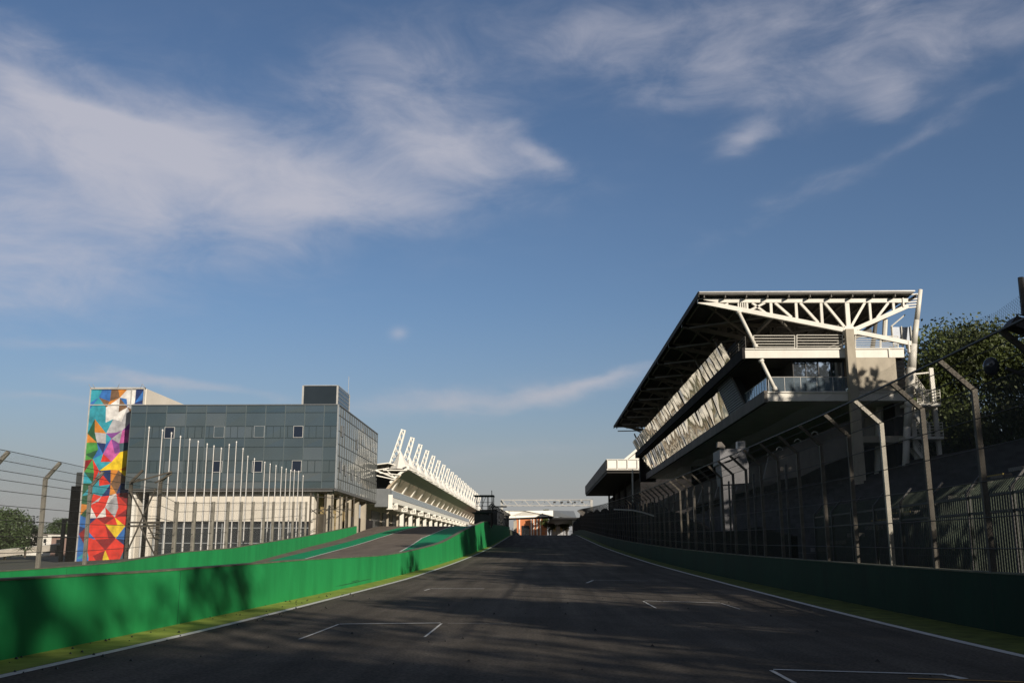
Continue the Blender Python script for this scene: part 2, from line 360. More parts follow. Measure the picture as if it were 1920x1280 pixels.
# ------------------------------------------------------------------ walls
def wall(name, fx, tops, zb, D0, D1, m, label, capm, th=.3, step=3.0, side=0):
    t = thing(name, (fx(D0), D0, zb(D0) - .3), label, 'wall')
    ds = list(np.arange(D0, D1, step)) + [D1]; V = []; Fc = []; C = []; Cf = []
    for i, d in enumerate(ds):
        x = fx(d); z1 = tops(d); z0 = zb(d) - .3
        V += [(x - th / 2, d, z0), (x + th / 2, d, z0), (x + th / 2, d, z1), (x - th / 2, d, z1)]
        C += [(x - th / 2 - .012, d, z1 + .002), (x + th / 2 + .012, d, z1 + .002), (x + th / 2 + .012, d, z1 + .03), (x - th / 2 - .012, d, z1 + .03)]
        if i:
            a = 4 * (i - 1); c = 4 * i
            q = [(a + k, c + k, c + (k + 1) % 4, a + (k + 1) % 4) for k in range(4)]
            Fc += q; Cf += q
    e = 4 * (len(ds) - 1)
    for LL in (Fc, Cf): LL += [(0, 1, 2, 3), (e + 3, e + 2, e + 1, e)]
    fixn(MB().add(V, Fc).build('wall_body', m, t)); fixn(MB().add(C, Cf).build('coping', capm, t)); return t
PWT = [(-100, 1.08), (14, 1.1), (21, 1.12), (32, 1.26)] + [(D, at(x, y, D)[2]) for x, y, D in ((715, 1042, 45), (752, 1036, 52), (800, 1024, 64), (825, 1016, 72), (848, 1004, 81), (878.5, 991, 93), (907, 977.5, 120))] + [(126, 5.3), (145, 5.35), (175, 6.0), (218, 6.8), (260, 6.9)]
GCAP = mat('grey_coping', (.15, .15, .10), .8, 0, .4, 2)
pwt_ = wall('pit_wall', pw, lambda d: lerp(PWT, d), zr, -100, 215, GREEN, 'green painted concrete wall between the race track and the rising pit lane', GCAP)
OWT = [(-100, .75), (0, .8)] + [(D, at(x, y, D)[2]) for x, y, D in ((0, 1071.5, 28), (203, 1056, 38), (330, 1036, 51), (432, 1027.6, 63), (579, 1003.7, 98), (667, 986, 134))]
owt_ = wall('pit_entry_wall', ow, lambda d: lerp(OWT, d), lambda d: min(zp(d), lerp([(0, -.2), (60, 0), (110, 1.2), (140, 3.6)], d)), -60, 134, GREEN, 'bright green wall on the far left edge of the pit lane, under the flagpoles', GCAP)
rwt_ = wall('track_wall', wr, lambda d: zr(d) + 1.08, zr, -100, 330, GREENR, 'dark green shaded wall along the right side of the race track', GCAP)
def joints(t, fx, tops, zb, ds, side, m):
    for d in ds:
        x = fx(d) + side * .153; MB().add([(x, d - .012, zb(d)), (x, d + .012, zb(d)), (x, d + .012, tops(d)), (x, d - .012, tops(d))], [(0, 1, 2, 3)]).build('panel_joint', m, t)
JM = mat('joint_gap_green', (.010, .12, .045), .8)  # dark green of the joints between wall panels
joints(pwt_, pw, lambda d: lerp(PWT, d), zr, [21.5, 45.2, 58, 71.5, 83, 97, 110], 1, JM)
joints(owt_, ow, lambda d: lerp(OWT, d), lambda d: lerp(OWT, d) - 1.0, [33, 51, 72, 88, 104, 121], 1, JM)
joints(rwt_, wr, lambda d: zr(d) + 1.07, zr, [20, 34, 49, 66, 83], -1, mat('joint_gap_dark', (.002, .012, .007), .8))
SC = mat('tyre_scuff_mark', (.014, .12, .045), .8, 0, .4, 4)
rs = random.Random(8)
for i in range(6):
    d = rs.uniform(24, 88); ln = rs.uniform(1.5, 5.0); h = rs.uniform(.10, .45); b_ = MB(); n_ = 6
    for k in range(n_):
        u = d + ln * k / n_; v = d + ln * (k + 1) / n_; w0 = .014 * math.sin(math.pi * k / n_) + .002; w1 = .014 * math.sin(math.pi * (k + 1) / n_) + .002
        b_.add([(pw(u) + .156, u, zr(u) + h - w0), (pw(v) + .156, v, zr(v) + h - w1), (pw(v) + .156, v, zr(v) + h + w1), (pw(u) + .156, u, zr(u) + h + w0)], [(0, 1, 2, 3)])
    b_.build('tyre_scuff', SC, pwt_)
# small debris on the road
deb = MB()
for i in range(130):
    d = random.uniform(12, 34); x = lr(d) + (random.uniform(.2, 13.5) if i < 60 else random.uniform(-1.0, .5)); r = random.uniform(.012, .035); z = zr(d)
    deb.add([(x - r, d, z), (x + r, d - r, z), (x + r * .6, d + r, z), (x, d, z + r * 1.2)], [(0, 1, 3), (1, 2, 3), (2, 0, 3)])
tag(deb.build('rubber_debris', DSTEEL), 'tiny dark rubber crumbs scattered over the race track', 'debris', kind='stuff')

# ------------------------------------------------------------------ catch fences
def bent_post(px, py, z0, knee, tipx, tipz, w, m, parent, lean=0.0):
    b = MB(); b.beam((px, py, z0), (px + lean, py, knee), w, w); b.beam((px + lean, py, knee - w * .3), (px + lean + tipx, py, knee + tipz), w * .9, w * .9)
    return b.build('post', m, parent, origin=(px, py, z0))
def sheetmesh(parent, rows, m, name='wire_mesh'):
    """rows: list of polylines (same length); uv in metres"""
    V = []; UV = []; Fc = []; n = len(rows[0])
    for r_i, row in enumerate(rows):
        acc = 0; 
        for k, p in enumerate(row):
            if k: acc += (Vector((p[0], p[1], 0)) - Vector((row[k - 1][0], row[k - 1][1], 0))).length
            up = 0 if r_i == 0 else (Vector(p) - Vector(rows[0][k])).length
            V.append(p); UV.append((acc, up))
    for i in range(len(rows) - 1):
        for k in range(n - 1): a = i * n + k; Fc.append((a, a + 1, a + n + 1, a + n))
    o = MB().add(V, Fc).build(name, m, parent); me = o.data; ul = me.uv_layers.new(name='UVMap')
    for lp in me.loops: ul.data[lp.index].uv = UV[lp.vertex_index]
    return o
# right fence
rf = thing('catch_fence', (9, 12, 1), 'tall grey safety fence with inward bent posts on top of the right wall', 'fence')
Ds = [17.3 + 2.9 * i for i in range(73)]; K = 3.62; TX, TZ = -.66, .60
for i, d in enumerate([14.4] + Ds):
    bent_post(wr(d), d, zr(d) + 1.1, zr(d) + 1.1 + K, TX, TZ, .105, GALV if i == 4 else (RUST if i < 22 else POSTD), rf, lean=-.03)  # pale steel paints sunlight on one post; darker steels paint shade on the rest
xs = [(d, wr(d), zr(d) + 1.1) for d in [5.0, 8.6, 11.5, 14.4] + Ds]
for h in (.45, 1.05, 1.75, 2.4, 3.0, K): MB().path([(x - .07, d, z + h) for d, x, z in xs], .011, 4).build('wire', WIRE, rf)
for t in (.35, .7): MB().path([(x - .07 + TX * t, d, z + K + TZ * t) for d, x, z in xs], .010, 4).build('wire', WIRE, rf)
MB().path([(x - .03 + TX, d, z + K + TZ - (.0)) for d, x, z in xs], .028, 5).build('tension_cable', DSTEEL, rf)
xn = [q for q in xs if q[0] < 95]
sheetmesh(rf, [[(x - .05, d, z + .05) for d, x, z in xn], [(x - .05, d, z + K) for d, x, z in xn], [(x - .03 + TX, d, z + K + TZ + .05) for d, x, z in xn], [(x - .1 + TX, d, z + K + TZ + .42 + .1 * math.sin(d)) for d, x, z in xn]], MESHR)
hb = thing('black_screen', (10.6, 60, 1), 'tall black windbreak screen behind the far half of the right fence', 'screen')
m = MB(); hd_ = list(range(40, 300, 6)); V = []; Fc = []
for i, d in enumerate(hd_):
    x = wr(d) + .9; z = zr(d); t = lerp([(40, 1.9), (62, 2.5), (82, 4.3), (110, 4.9), (300, 4.6)], d) + .25 * math.sin(i * 1.7)
    V += [(x, d, z - .2), (x + .25, d, z - .2), (x + .25, d, z + t), (x, d, z + t)]
    if i: a = 4 * (i - 1); c = 4 * i; Fc += [(a + k, c + k, c + (k + 1) % 4, a + (k + 1) % 4) for k in range(4)]
fixn(m.add(V, Fc).build('cloth', mat('black_cloth', (.010, .010, .010), .95, 0, .3, .6, spec=.05), hb)); m = MB()
for i, d in enumerate(hd_): m.box(wr(d) + .82, wr(d) + .9, d, d + .08, zr(d), zr(d) + 4.7)
m.build('stake', DSTEEL, hb)
# left fence with bent posts nearest the camera
lfz = lambda d: lerp(OWT, d)
lf = thing('catch_fence', (-16, 20, 1), 'tall wire fence with outward bent posts on the green wall, left of the mural tower', 'fence')
lp = [at(-75, 1080, 23.3), at(0, 1070, 27.0), at(78, 1064, 30.8), at(160, 1060, 35.2)]
for q in lp:
    d = q[1]; bent_post(ow(d), d, lfz(d), lfz(d) + 2.75, .42, .48, .11, GALV, lf, lean=-.02)
lx = [(d, ow(d), lfz(d)) for d in (10, 14, 18.5, 23.3, 27, 30.8, 35.2, 40.5, 46)]
for h in (.5, .95, 1.4, 1.8, 2.2, 2.5, 2.75): MB().path([(x + .05, d, z + h) for d, x, z in lx], .009, 4).build('wire', WIRE, lf)
for t in (.5, 1.0): MB().path([(x + .05 + .42 * t, d, z + 2.75 + .48 * t) for d, x, z in lx], .009, 4).build('wire', WIRE, lf)
sheetmesh(lf, [[(x + .03, d, z + .05) for d, x, z in lx], [(x + .03, d, z + 2.75) for d, x, z in lx], [(x + .45, d, z + 3.23) for d, x, z in lx]], MESHL)
# gantry of lattice frames on the fence
def inv_ow(px):                            # the Y where the wall line is seen at that column
    best = None
    for d in np.arange(20, 134, .1):
        q = 1000 + ow(d) / d * 1867
        if best is None or abs(q - px) < best[0]: best = (abs(q - px), d)
    return best[1]
lg = thing('lattice_frame', at(262, 1048, 46), 'weathered steel lattice frame with two diagonal arms in front of the glass building corner', 'steel frame')
for px, tx, ty in ((236, 268, 881), (291, 322, 884)):
    a = at(px, 1052, 46.5); k = at(px + 10, 903, 46.5); e = at(tx, ty, 46.5)
    MB().beam(a, k, .14, .14).beam(k, e, .10, .10).build('post', RUST, lg)
m1 = MB(); PA = lambda x, y: at(x, y, 46.3)
for p, q in (((244, 920), (290, 1010)), ((292, 915), (240, 1030)), ((262, 985), (295, 1050)), ((246, 905), (322, 884)), ((290, 905), (322, 888)), ((262, 897), (246, 905))): m1.beam(PA(*p), PA(*q), .06, .06)
m1.build('brace', RUST, lg)
m2 = MB()
for y in (979, 986): m2.beam(PA(242, y), PA(300, y), .08, .08)
for y in (972, 981, 990, 999, 1008): m2.beam(PA(277, y), PA(301, y), .04, .04)
m2.build('cross_rail', RUST, lg)
# middle fence: straight posts
mf = thing('mesh_fence', (-20, 52, 1), 'long wire fence of straight grey posts on the green wall before the beige podium', 'fence')
MX = [334, 368, 403, 431, 456, 477.5, 498.6, 516, 536, 553, 566, 577]; mid = []
for px in MX:
    d = inv_ow(px); z = lfz(d); top = at(px, 940, d)[2]
    MB().beam((ow(d), d, z), (ow(d), d, top), .17, .17).build('post', GALV, mf); mid.append((d, ow(d), z, top))
mid = [(46, ow(46), lfz(46), lfz(46) + 2.9)] + mid
for t in (.1, .35, .6, .8, .97): MB().path([(x, d, z + (q - z) * t) for d, x, z, q in mid], .012, 4).build('wire', WIRE, mf)
sheetmesh(mf, [[(x + .03, d, z) for d, x, z, q in mid], [(x + .03, d, q) for d, x, z, q in mid]], MESHL)
# far end: braced frames
bf = thing('braced_fence', (-22, 110, 2), 'braced steel fence frames at the far end of the left green wall', 'fence')
BX = [585, 598, 612, 625, 640, 652, 666]; pr_ = None
for i, px in enumerate(BX):
    d = inv_ow(px); z = lfz(d); top = at(px, 924 + i * 1.3, d)[2]
    MB().beam((ow(d), d, z), (ow(d), d, top), .16, .16).build('post', RUST, bf)
    if pr_:
        a = MB(); a.beam((pr_[1], pr_[0], z + 2), (ow(d), d, top - 1.5), .06, .06); a.beam((pr_[1], pr_[0], pr_[3] - 1.5), (ow(d), d, z + 2), .06, .06); a.beam((pr_[1], pr_[0], pr_[3] - .3), (ow(d), d, top - .3), .07, .07)
        a.build('brace', RUST, bf)
    pr_ = (d, ow(d), z, top)

# ------------------------------------------------------------------ flagpoles
FT = [(176, 365), (265, 383), (325, 402), (385, 425), (447, 443), (503, 457), (563, 475), (608, 488), (657, 503), (710, 478), (758, 460), (802, 505), (834, 556), (878, 572), (947, 595), (983, 607), (1022, 618), (1060, 628), (1090, 640), (1120, 648), (1145, 648), (1173, 655), (1203, 685)]
for i, (cx, cy) in enumerate(FT):
    px = 230 + cx / 3.556; py = 700 + cy / 3.556
    t = i / 22; X = -26.4 + 0.6 * t
    r = ray(px, py); D = X / (r[0] / r[1]); zt = EYE + r[2] / r[1] * D; z0 = lerp([(0, -.2), (60, 0), (110, 1.2), (140, 3.6)], D) - .1
    f = thing('flagpole', (X, D, z0), 'slender white flagpole, %s from the mural tower in the row before the glass building' % ORD[i], 'flagpole', 'flagpoles before the glass control building')
    MB().tube((X, D, z0), (X, D, zt), .07, 8, .04).build('pole', POLEW, f)
    MB().tube((X, D, zt - .02), (X, D, zt + .12), .08, 8, .05).build('finial', POLEW, f)
    MB().path([(X + .10, D - .05, z0 + 1.2), (X + .07, D - .05, zt - .2)], .012, 4).build('halyard', WIRE, f)

# ------------------------------------------------------------------ control building
CB0, CB1 = 120.0, 151.0; xl, xr = at(247, 763, 120)[0], at(635, 757, 120)[0]; zt = 19.05; zb = 9.02
cb = thing('control_building', ((xl + xr) / 2, CB0, 1), 'large grey glass control building with a rooftop block and beige podium', 'building')
MB().box(xl + .15, xr - .15, CB0 + .15, CB1, zb + .02, zt - .15).build('core_wall', SILV, cb)
rng = random.Random(3)
# front facade panes: columns and rows as in the photograph
cols = [at(230 + c / 3.556, 800, 120)[0] for c in (72, 152, 287, 418, 552, 685, 817, 949, 1080, 1210, 1340, 1438)]; cols[0] = xl; cols[-1] = xr
rows = [at(400, 700 + c / 3.556, 120)[2] for c in (215, 262, 352, 430, 490, 580, 660, 720, 768)]; rows[0] = zt; rows[-1] = zb
g = MB()
for i in range(len(cols) - 1):
    for j in range(len(rows) - 1):
        x0, x1 = cols[i] + .03, cols[i + 1] - .03; z1, z0 = rows[j] - .03, rows[j + 1] + .03; t1, t2 = rng.uniform(-.03, .03), rng.uniform(-.03, .03)
        g.add([(x0, CB0 + t1, z0), (x1, CB0 + t2, z0), (x1, CB0 + t2 * .3, z1), (x0, CB0 + t1 * .5, z1)], [(0, 1, 2, 3)])
g.mi = [rng.choice((0, 0, 0, 1, 2)) for _ in g.f]
g.build('glass_facade', [GLASS, mat('facade_glass_tint', (.125, .165, .175), .04, .72, .12, .12, spec=.8), mat('facade_glass_pale', (.185, .215, .225), .06, .66, .12, .12, spec=.8)], cb)
mu = MB()
for x in cols: mu.box(x - .05, x + .05, CB0 - .04, CB0 + .1, zb, zt)
mu.build('vertical_mullions', mat('light_mullion', (.12, .15, .16), .4, .3), cb)
mu = MB()
for z in rows: mu.box(xl, xr, CB0 - .03, CB0 + .09, z - .04, z + .04)
for j in (2, 5):
    z1, z0 = rows[j], rows[j + 1]
    for x in np.linspace(cols[1], cols[-1], 28): mu.box(x - .03, x + .03, CB0 - .025, CB0 + .08, z0, z1)
mu.build('horizontal_mullions', MULL, cb)
def cbwin(c0, c1, r0, r1, m, front=True):
    p = at(230 + c0 / 3.556, 700 + r0 / 3.556, 119.9); q = at(230 + c1 / 3.556, 700 + r1 / 3.556, 119.9); y = CB0 - .09
    w = MB().box(p[0], q[0], y, y + .03, q[2], p[2]).build('window', m, cb)
    fr = MB(); e = .05
    fr.box(p[0] - e, q[0] + e, y - .05, y + .04, p[2], p[2] + e); fr.box(p[0] - e, q[0] + e, y - .05, y + .04, q[2] - e, q[2]); fr.box(p[0] - e, p[0], y - .05, y + .04, q[2], p[2]); fr.box(q[0], q[0] + e, y - .05, y + .04, q[2], p[2])
    fr.build('frame', mat('window_frame_grey', (.48, .48, .47), .5) if m is GLASS2 else mat('aluminium_frame', (.36, .38, .39), .4, .4), w)
for c0, c1, r0, r1, m in ((283, 340, 360, 430, GLASS2), (612, 673, 355, 425, GLASS), (880, 940, 352, 424, GLASS), (1142, 1198, 352, 424, GLASS2), (603, 658, 585, 655, GLASS2), (868, 925, 585, 655, GLASS2), (1132, 1188, 582, 652, GLASS2)): cbwin(c0, c1, r0, r1, m)
# side facade
g = MB(); mu = MB(); ny = 20; ys = np.linspace(CB0, CB1, ny + 1); zs = [zt, 17.9, 16.0, 14.4, 13.0, 11.5, 10.2, zb]
for i in range(ny):
    for j in range(len(zs) - 1):
        a, c = rng.uniform(-.03, .03), rng.uniform(-.03, .03)
        g.add([(xr + a, ys[i] + .03, zs[j + 1] + .03), (xr + c, ys[i + 1] - .03, zs[j + 1] + .03), (xr + c * .2, ys[i + 1] - .03, zs[j] - .03), (xr + a * .2, ys[i] + .03, zs[j] - .03)], [(0, 1, 2, 3)])
g.build('glass_facade', GLASS3, cb)
for y in ys: mu.box(xr - .08, xr + .05, y - .04, y + .04, zb, zt)
for z in zs: mu.box(xr - .08, xr + .04, CB0, CB1, z - .04, z + .04)
mu.build('side_mullions', mat('dark_mullion', (.05, .055, .055), .5), cb)
for y, z in ((122.4, 15.6), (122.0, 11.2), (125.4, 11.0), (130.2, 10.8), (135.2, 10.9), (133, 15.1)):
    w = MB().box(xr + .06, xr + .1, y, y + .75, z - .1, z + 1.2).build('window', GLASS2, cb)
    MB().box(xr + .04, xr + .14, y - .07, y, z - .1, z + 1.2).box(xr + .04, xr + .14, y + .75, y + .82, z - .1, z + 1.2).box(xr + .04, xr + .14, y, y + .75, z + 1.2, z + 1.27).build('frame', SILV, w)
# corner trim, roof rim, soffit, rooftop block
MB().box(xr - .12, xr + .08, CB0 - .08, CB0 + .12, zb, zt + .05).build('corner_trim', mat('aluminium_frame', (.3, .3, .3)), cb)
MB().box(xl - .05, xr + .09, CB0 - .06, CB1, zt + .05, zt + .15).build('roof_rim', SILV, cb)
MB().box(xl + .3, xr - .2, CB0 + .2, CB1 - .2, zb - .35, zb - .01).box(xr - .2, xr + .12, CB0 - .05, CB1 + 2, zb - .3, zb - .01).box(xl, xr, CB0 - .05, CB0 + .1, zb - .1, zb - .01).build('soffit', mat('soffit_panel', (.12, .12, .12), .6), cb)
bx0 = at(567.5, 740, 120)[0]; bx1 = xr - .1; bz = at(600, 723, 120)[2]
bl = MB().box(bx0, bx1, CB0 + .05, CB0 + 7.5, zt + .15, bz).build('rooftop_block', mat('dark_glass_block', (.035, .045, .052), .12, .4, .15, .3), cb)
mm_ = MB()
for x in (bx0, bx1 - .12): mm_.box(x - .1, x + .12, CB0, CB0 + .2, zt + .15, bz + .05)
mm_.box(bx1 - .05, bx1 + .05, CB0 + 7.4, CB0 + 7.6, zt + .15, bz); mm_.box(bx0, bx1, CB0, CB0 + 7.5, bz + .01, bz + .08)
for k in range(1, 5): mm_.box(bx1 + .005, bx1 + .03, CB0, CB0 + 7.5, zt + .15 + k * .5, zt + .19 + k * .5)
mm_.build('trim', POLEW, bl)
MB().tube((bx1 + .1, CB0 + 6, bz), (bx1 + .1, CB0 + 6, bz + 2.2), .03, 5).build('antenna', POLEW, cb)
# podium
px0, px1 = at(285, 950, 121.5)[0], at(588, 950, 121.5)[0]; pb = at(400, 977, 121.5)[2]
MB().box(px0, px1, 121.5, 121.9, pb, zb - .12).box(px1 - .4, px1, 121.9, 150, 1, zb - .36).build('podium_wall', BEIGE, cb)
jt = MB()
for x in np.arange(px0 + 1.8, px1, 2.6): jt.box(x - .015, x + .015, 121.485, 121.5, pb, zb - .12)
jt.box(px0, px1, 121.485, 121.5, pb + 2.0, pb + 2.03); jt.build('panel_joint', CONC, cb)
MB().box(px0 + .2, px1 - .5, 122.2, 122.4, -.2, pb).build('ground_floor_glazing', DGLASS, cb)
mu = MB(); 
for x in np.linspace(px0 + .2, px1 - .5, 17): mu.box(x - .06, x + .06, 122.05, 122.2, -.2, pb)
for z in (2.6, 4.4): mu.box(px0 + .2, px1 - .5, 122.07, 122.2, z - .05, z + .05)
mu.build('ground_floor_mullions', mat('aluminium_frame', (.3, .3, .3)), cb)
MB().box(px0 - .4, px0, 121.4, 122.4, -.2, zb - .12).build('podium_pier', BEIGE, cb)
MB().box(xl - .5, px0 - .4, 124, 124.3, -.5, zb - .36).build('dark_recess', BLACK, cb)
MB().box(xl + .2, xl + .9, 121, 121.6, -.5, zb - .36).build('podium_pier', BWHITE, cb)
for (x, y) in ((-24.6, 121), (-24.6, 127), (-24.6, 133), (-24.6, 139), (-24.6, 145)): MB().box(x - .35, x + .35, y, y + .7, 2, zb - .35).build('column', CONC, cb)
MB().box(px1, -24.4, 123, 123.3, 1, 6.1).build('concrete_wall', CONC, cb)
MB().box(px1, px1 + .1, 124, 150, 1.5, zb - .4).build('yellow_wall', YELW, cb)
MB().box(px1 + .3, -25.2, 140, 140.3, 3, zb - .36).build('yellow_wall', YELW, cb)
# ------------------------------------------------------------------ mural tower: colour facets, a plain stand-in
mx0 = at(172, 727, 122)[0]; mx1 = at(270.5, 727, 122)[0]; mzt = at(200, 728, 122)[2]
tw = thing('mural_tower', ((mx0 + mx1) / 2, 122, -.6), 'tall concrete tower with a bright multicoloured facet mural on its front', 'tower')
MB().box(mx0 + .05, mx1 + .3, 122.1, 139, -.6, mzt - .05).build('tower_wall', BEIGE, tw)
def pc(n, c): return mat('mural_' + n, c, .7, 0, .42, .9)
PAL = {'red': pc('red', (.62, .035, .02)), 'dred': pc('dark_red', (.22, .012, .015)), 'orange': pc('orange', (.55, .20, .03)), 'yellow': pc('yellow', (.72, .50, .02)), 'green': pc('green', (.06, .26, .05)),
       'dgreen': pc('dark_green', (.02, .09, .04)), 'teal': pc('teal', (.03, .28, .36)), 'blue': pc('blue', (.03, .14, .42)), 'navy': pc('navy', (.012, .03, .12)), 'purple': pc('purple', (.20, .06, .26)),
       'pink': pc('pink', (.50, .10, .32)), 'grey': pc('grey', (.38, .38, .40)), 'white': pc('white', (.68, .66, .64)), 'brown': pc('brown', (.16, .09, .05)), 'skin': pc('peach', (.55, .25, .14)), 'slate': pc('slate', (.06, .11, .14))}
KN = list(PAL)
BANDS = [(.92, [['blue', 'teal'], ['blue', 'brown'], ['brown', 'orange'], ['blue', 'white'], ['navy', 'blue']]),
         (.80, [['teal', 'teal'], ['teal', 'grey', 'white'], ['grey', 'white'], ['brown', 'grey'], ['navy', 'brown']]),
         (.71, [['orange', 'dgreen'], ['grey', 'white', 'teal'], ['purple', 'grey'], ['purple', 'pink'], ['pink', 'slate']]),
         (.62, [['green', 'dgreen'], ['blue', 'navy'], ['purple', 'pink'], ['yellow', 'slate'], ['slate', 'teal']]),
         (.52, [['green', 'dred'], ['red', 'teal'], ['yellow', 'yellow'], ['yellow', 'orange'], ['navy', 'slate']]),
         (.40, [['dgreen', 'teal'], ['red', 'teal'], ['navy', 'orange'], ['navy', 'brown'], ['navy', 'blue']]),
         (.30, [['orange', 'dgreen'], ['grey', 'white', 'red'], ['grey', 'white', 'red'], ['red', 'dred'], ['dred', 'navy']]),
         (.20, [['navy', 'blue'], ['red', 'red'], ['red', 'dred', 'red'], ['red', 'yellow'], ['red', 'dred']]),
         (.10, [['dred', 'blue'], ['red', 'red'], ['red', 'dred'], ['red', 'green'], ['blue', 'navy']]),
         (-.1, [['teal', 'blue'], ['red', 'red'], ['yellow', 'dred'], ['red', 'red'], ['blue', 'slate']])]
r2 = random.Random(11); nu, nv = 6, 17; gp = {}
for i in range(nu + 1):
    for j in range(nv + 1):
        u = i / nu + (r2.uniform(-.06, .06) if 0 < i < nu else 0); v = j / nv + (r2.uniform(-.018, .018) if 0 < j < nv else 0)
        gp[i, j] = (mx0 + (mx1 - mx0) * u, 121.93, -.5 + (mzt + .3) * v, u, v)
mb = MB()
for i in range(nu):
    for j in range(nv):
        q = [gp[i, j], gp[i + 1, j], gp[i + 1, j + 1], gp[i, j + 1]]
        tris = ((0, 1, 2), (0, 2, 3)) if (i + j) % 2 else ((0, 1, 3), (1, 2, 3))
        for t in tris:
            uc = sum(q[k][3] for k in t) / 3; vc = sum(q[k][4] for k in t) / 3
            band = next(b_ for a_, b_ in BANDS if vc > a_); cc = band[min(4, int(uc * 5))]
            mb.add([q[k][:3] for k in t], [(0, 1, 2)], KN.index(r2.choice(cc)))
mb.build('mural', [PAL[k] for k in KN], tw)
MB().box(mx0 + .02, mx1 + .02, 121.95, 122.08, -.55, mzt - .2).build('backing_board', DSTEEL, tw)
fr = MB()
for x in (mx0 - .12, mx1 + .02): fr.box(x, x + .14, 121.8, 122.1, -.5, mzt + .1)
fr.box(mx0 - .12, mx1 + .16, 121.79, 122.11, mzt - .12, mzt + .12); fr.box(mx0 + .02, mx1, 121.82, 121.92, mzt - 2.15, mzt - 2.03); fr.box(mx1 - 1.55, mx1 - 1.45, 121.84, 121.92, mzt - 2.03, mzt - .12)
fr.build('mural_frame', POLEW, tw)
sp = MB()
for x in (mx0, mx0 + .5, mx1 - .4, mx1 + .2, (mx0 + mx1) / 2): sp.tube((x, 121.8, mzt), (x + r2.uniform(-.4, .4), 121.4, mzt + .45), .03, 5)
sp.build('rope_anchor', POLEW, tw)
# stairs / slab behind the tower
sb = thing('service_block', at(142, 1040, 130), 'narrow grey concrete block just left of the mural tower', 'building')
c0 = at(136, 885, 130); c1 = at(158, 885, 130)
MB().box(c0[0], c1[0] + 3, 130, 136, -1, c0[2] - 1.8).build('wall', CONCX, sb); MB().box(c0[0] + .5, c1[0] + 3, 130.1, 136, c0[2] - 1.8, c0[2]).build('upper_wall', BEIGE, sb)
MB().box(c0[0] - 1.3, c0[0] - .9, 131, 131.4, -1, 5.5).box(c0[0] - 1.3, c0[0], 131, 131.4, 5.5, 5.8).build('door_frame', DSTEEL, sb)

# ------------------------------------------------------------------ pit building with lattice masts
P0, P1, SPC, NM = 155.0, 384.0, 12.0, 20
pbd = thing('pit_building', (-22, P0, 5.5), 'long white pit garage building with a curved roof and a row of leaning lattice masts', 'building')
gx = lambda d: 1.0 + .0042 * (d - P0)     # the building climbs gently with the ground
def zo(d): return .0085 * (d - P0)
def ext(pts, y0, y1, name, m, seg=12):
    V = []; Fc = []; n = len(pts)
    ys_ = np.linspace(y0, y1, seg + 1)
    for y in ys_:
        for x, z in pts: V.append((x, y, z + zo(y)))
    for i in range(seg):
        for k in range(n): a = i * n + k; c = i * n + (k + 1) % n; Fc.append((a, c, c + n, a + n))
    Fc += [tuple(range(n)), tuple(range(seg * n + n - 1, seg * n - 1, -1))]
    return fixn(MB().add(V, Fc).build(name, m, pbd))
E0 = at(771, 884, 155); ex, ez = E0[0], E0[2]
und = [(ex, ez), (ex - .7, ez - .38), (ex - 1.6, ez - 1.1), (ex - 2.5, ez - 2.05), (ex - 3.3, ez - 3.1), (ex - 4.0, ez - 4.2)]
ext(und + [(x - .25, z + .30) for x, z in und[::-1]], 152.4, P1, 'roof', ROOFT)
ext([(ex - .05, ez + .06), (ex + .22, ez - .05), (ex + .25, ez + .55), (ex - .3, ez + .75)], 150.5, P1, 'roof_edge', BWHITE)
top = [(ex - .3, ez + .4), (ex - 3.2, ez + 1.2), (ex - 8, ez + .6), (ex - 16, ez - 1.5)]
ext(top + [(x, z - .15) for x, z in top[::-1]], 152, P1, 'roof_cladding', BWHITE)
# near gable arc and edge truss
gb = MB(); arc = [(x, 149.9, z) for x, z in und]
for a, c in list(zip(arc, arc[1:]))[:3]: gb.beam(a, c, .25, .35)
for k, y in enumerate((893, 888, 883)):
    gb.beam(at(706 + k * 6, y - 2, 149.5), at(742 + k * 10, y + (6 - k * 4), 149.5), .14, .14)
gb.beam(at(704, 881, 149.6), at(742, 896, 149.6), .2, .2); gb.beam(at(704, 881, 149.6), at(730, 877, 149.6), .14, .14); gb.beam(at(722, 878, 149.6), at(741, 896, 149.6), .1, .1)
gb.build('gable_truss', BWHITE, pbd)
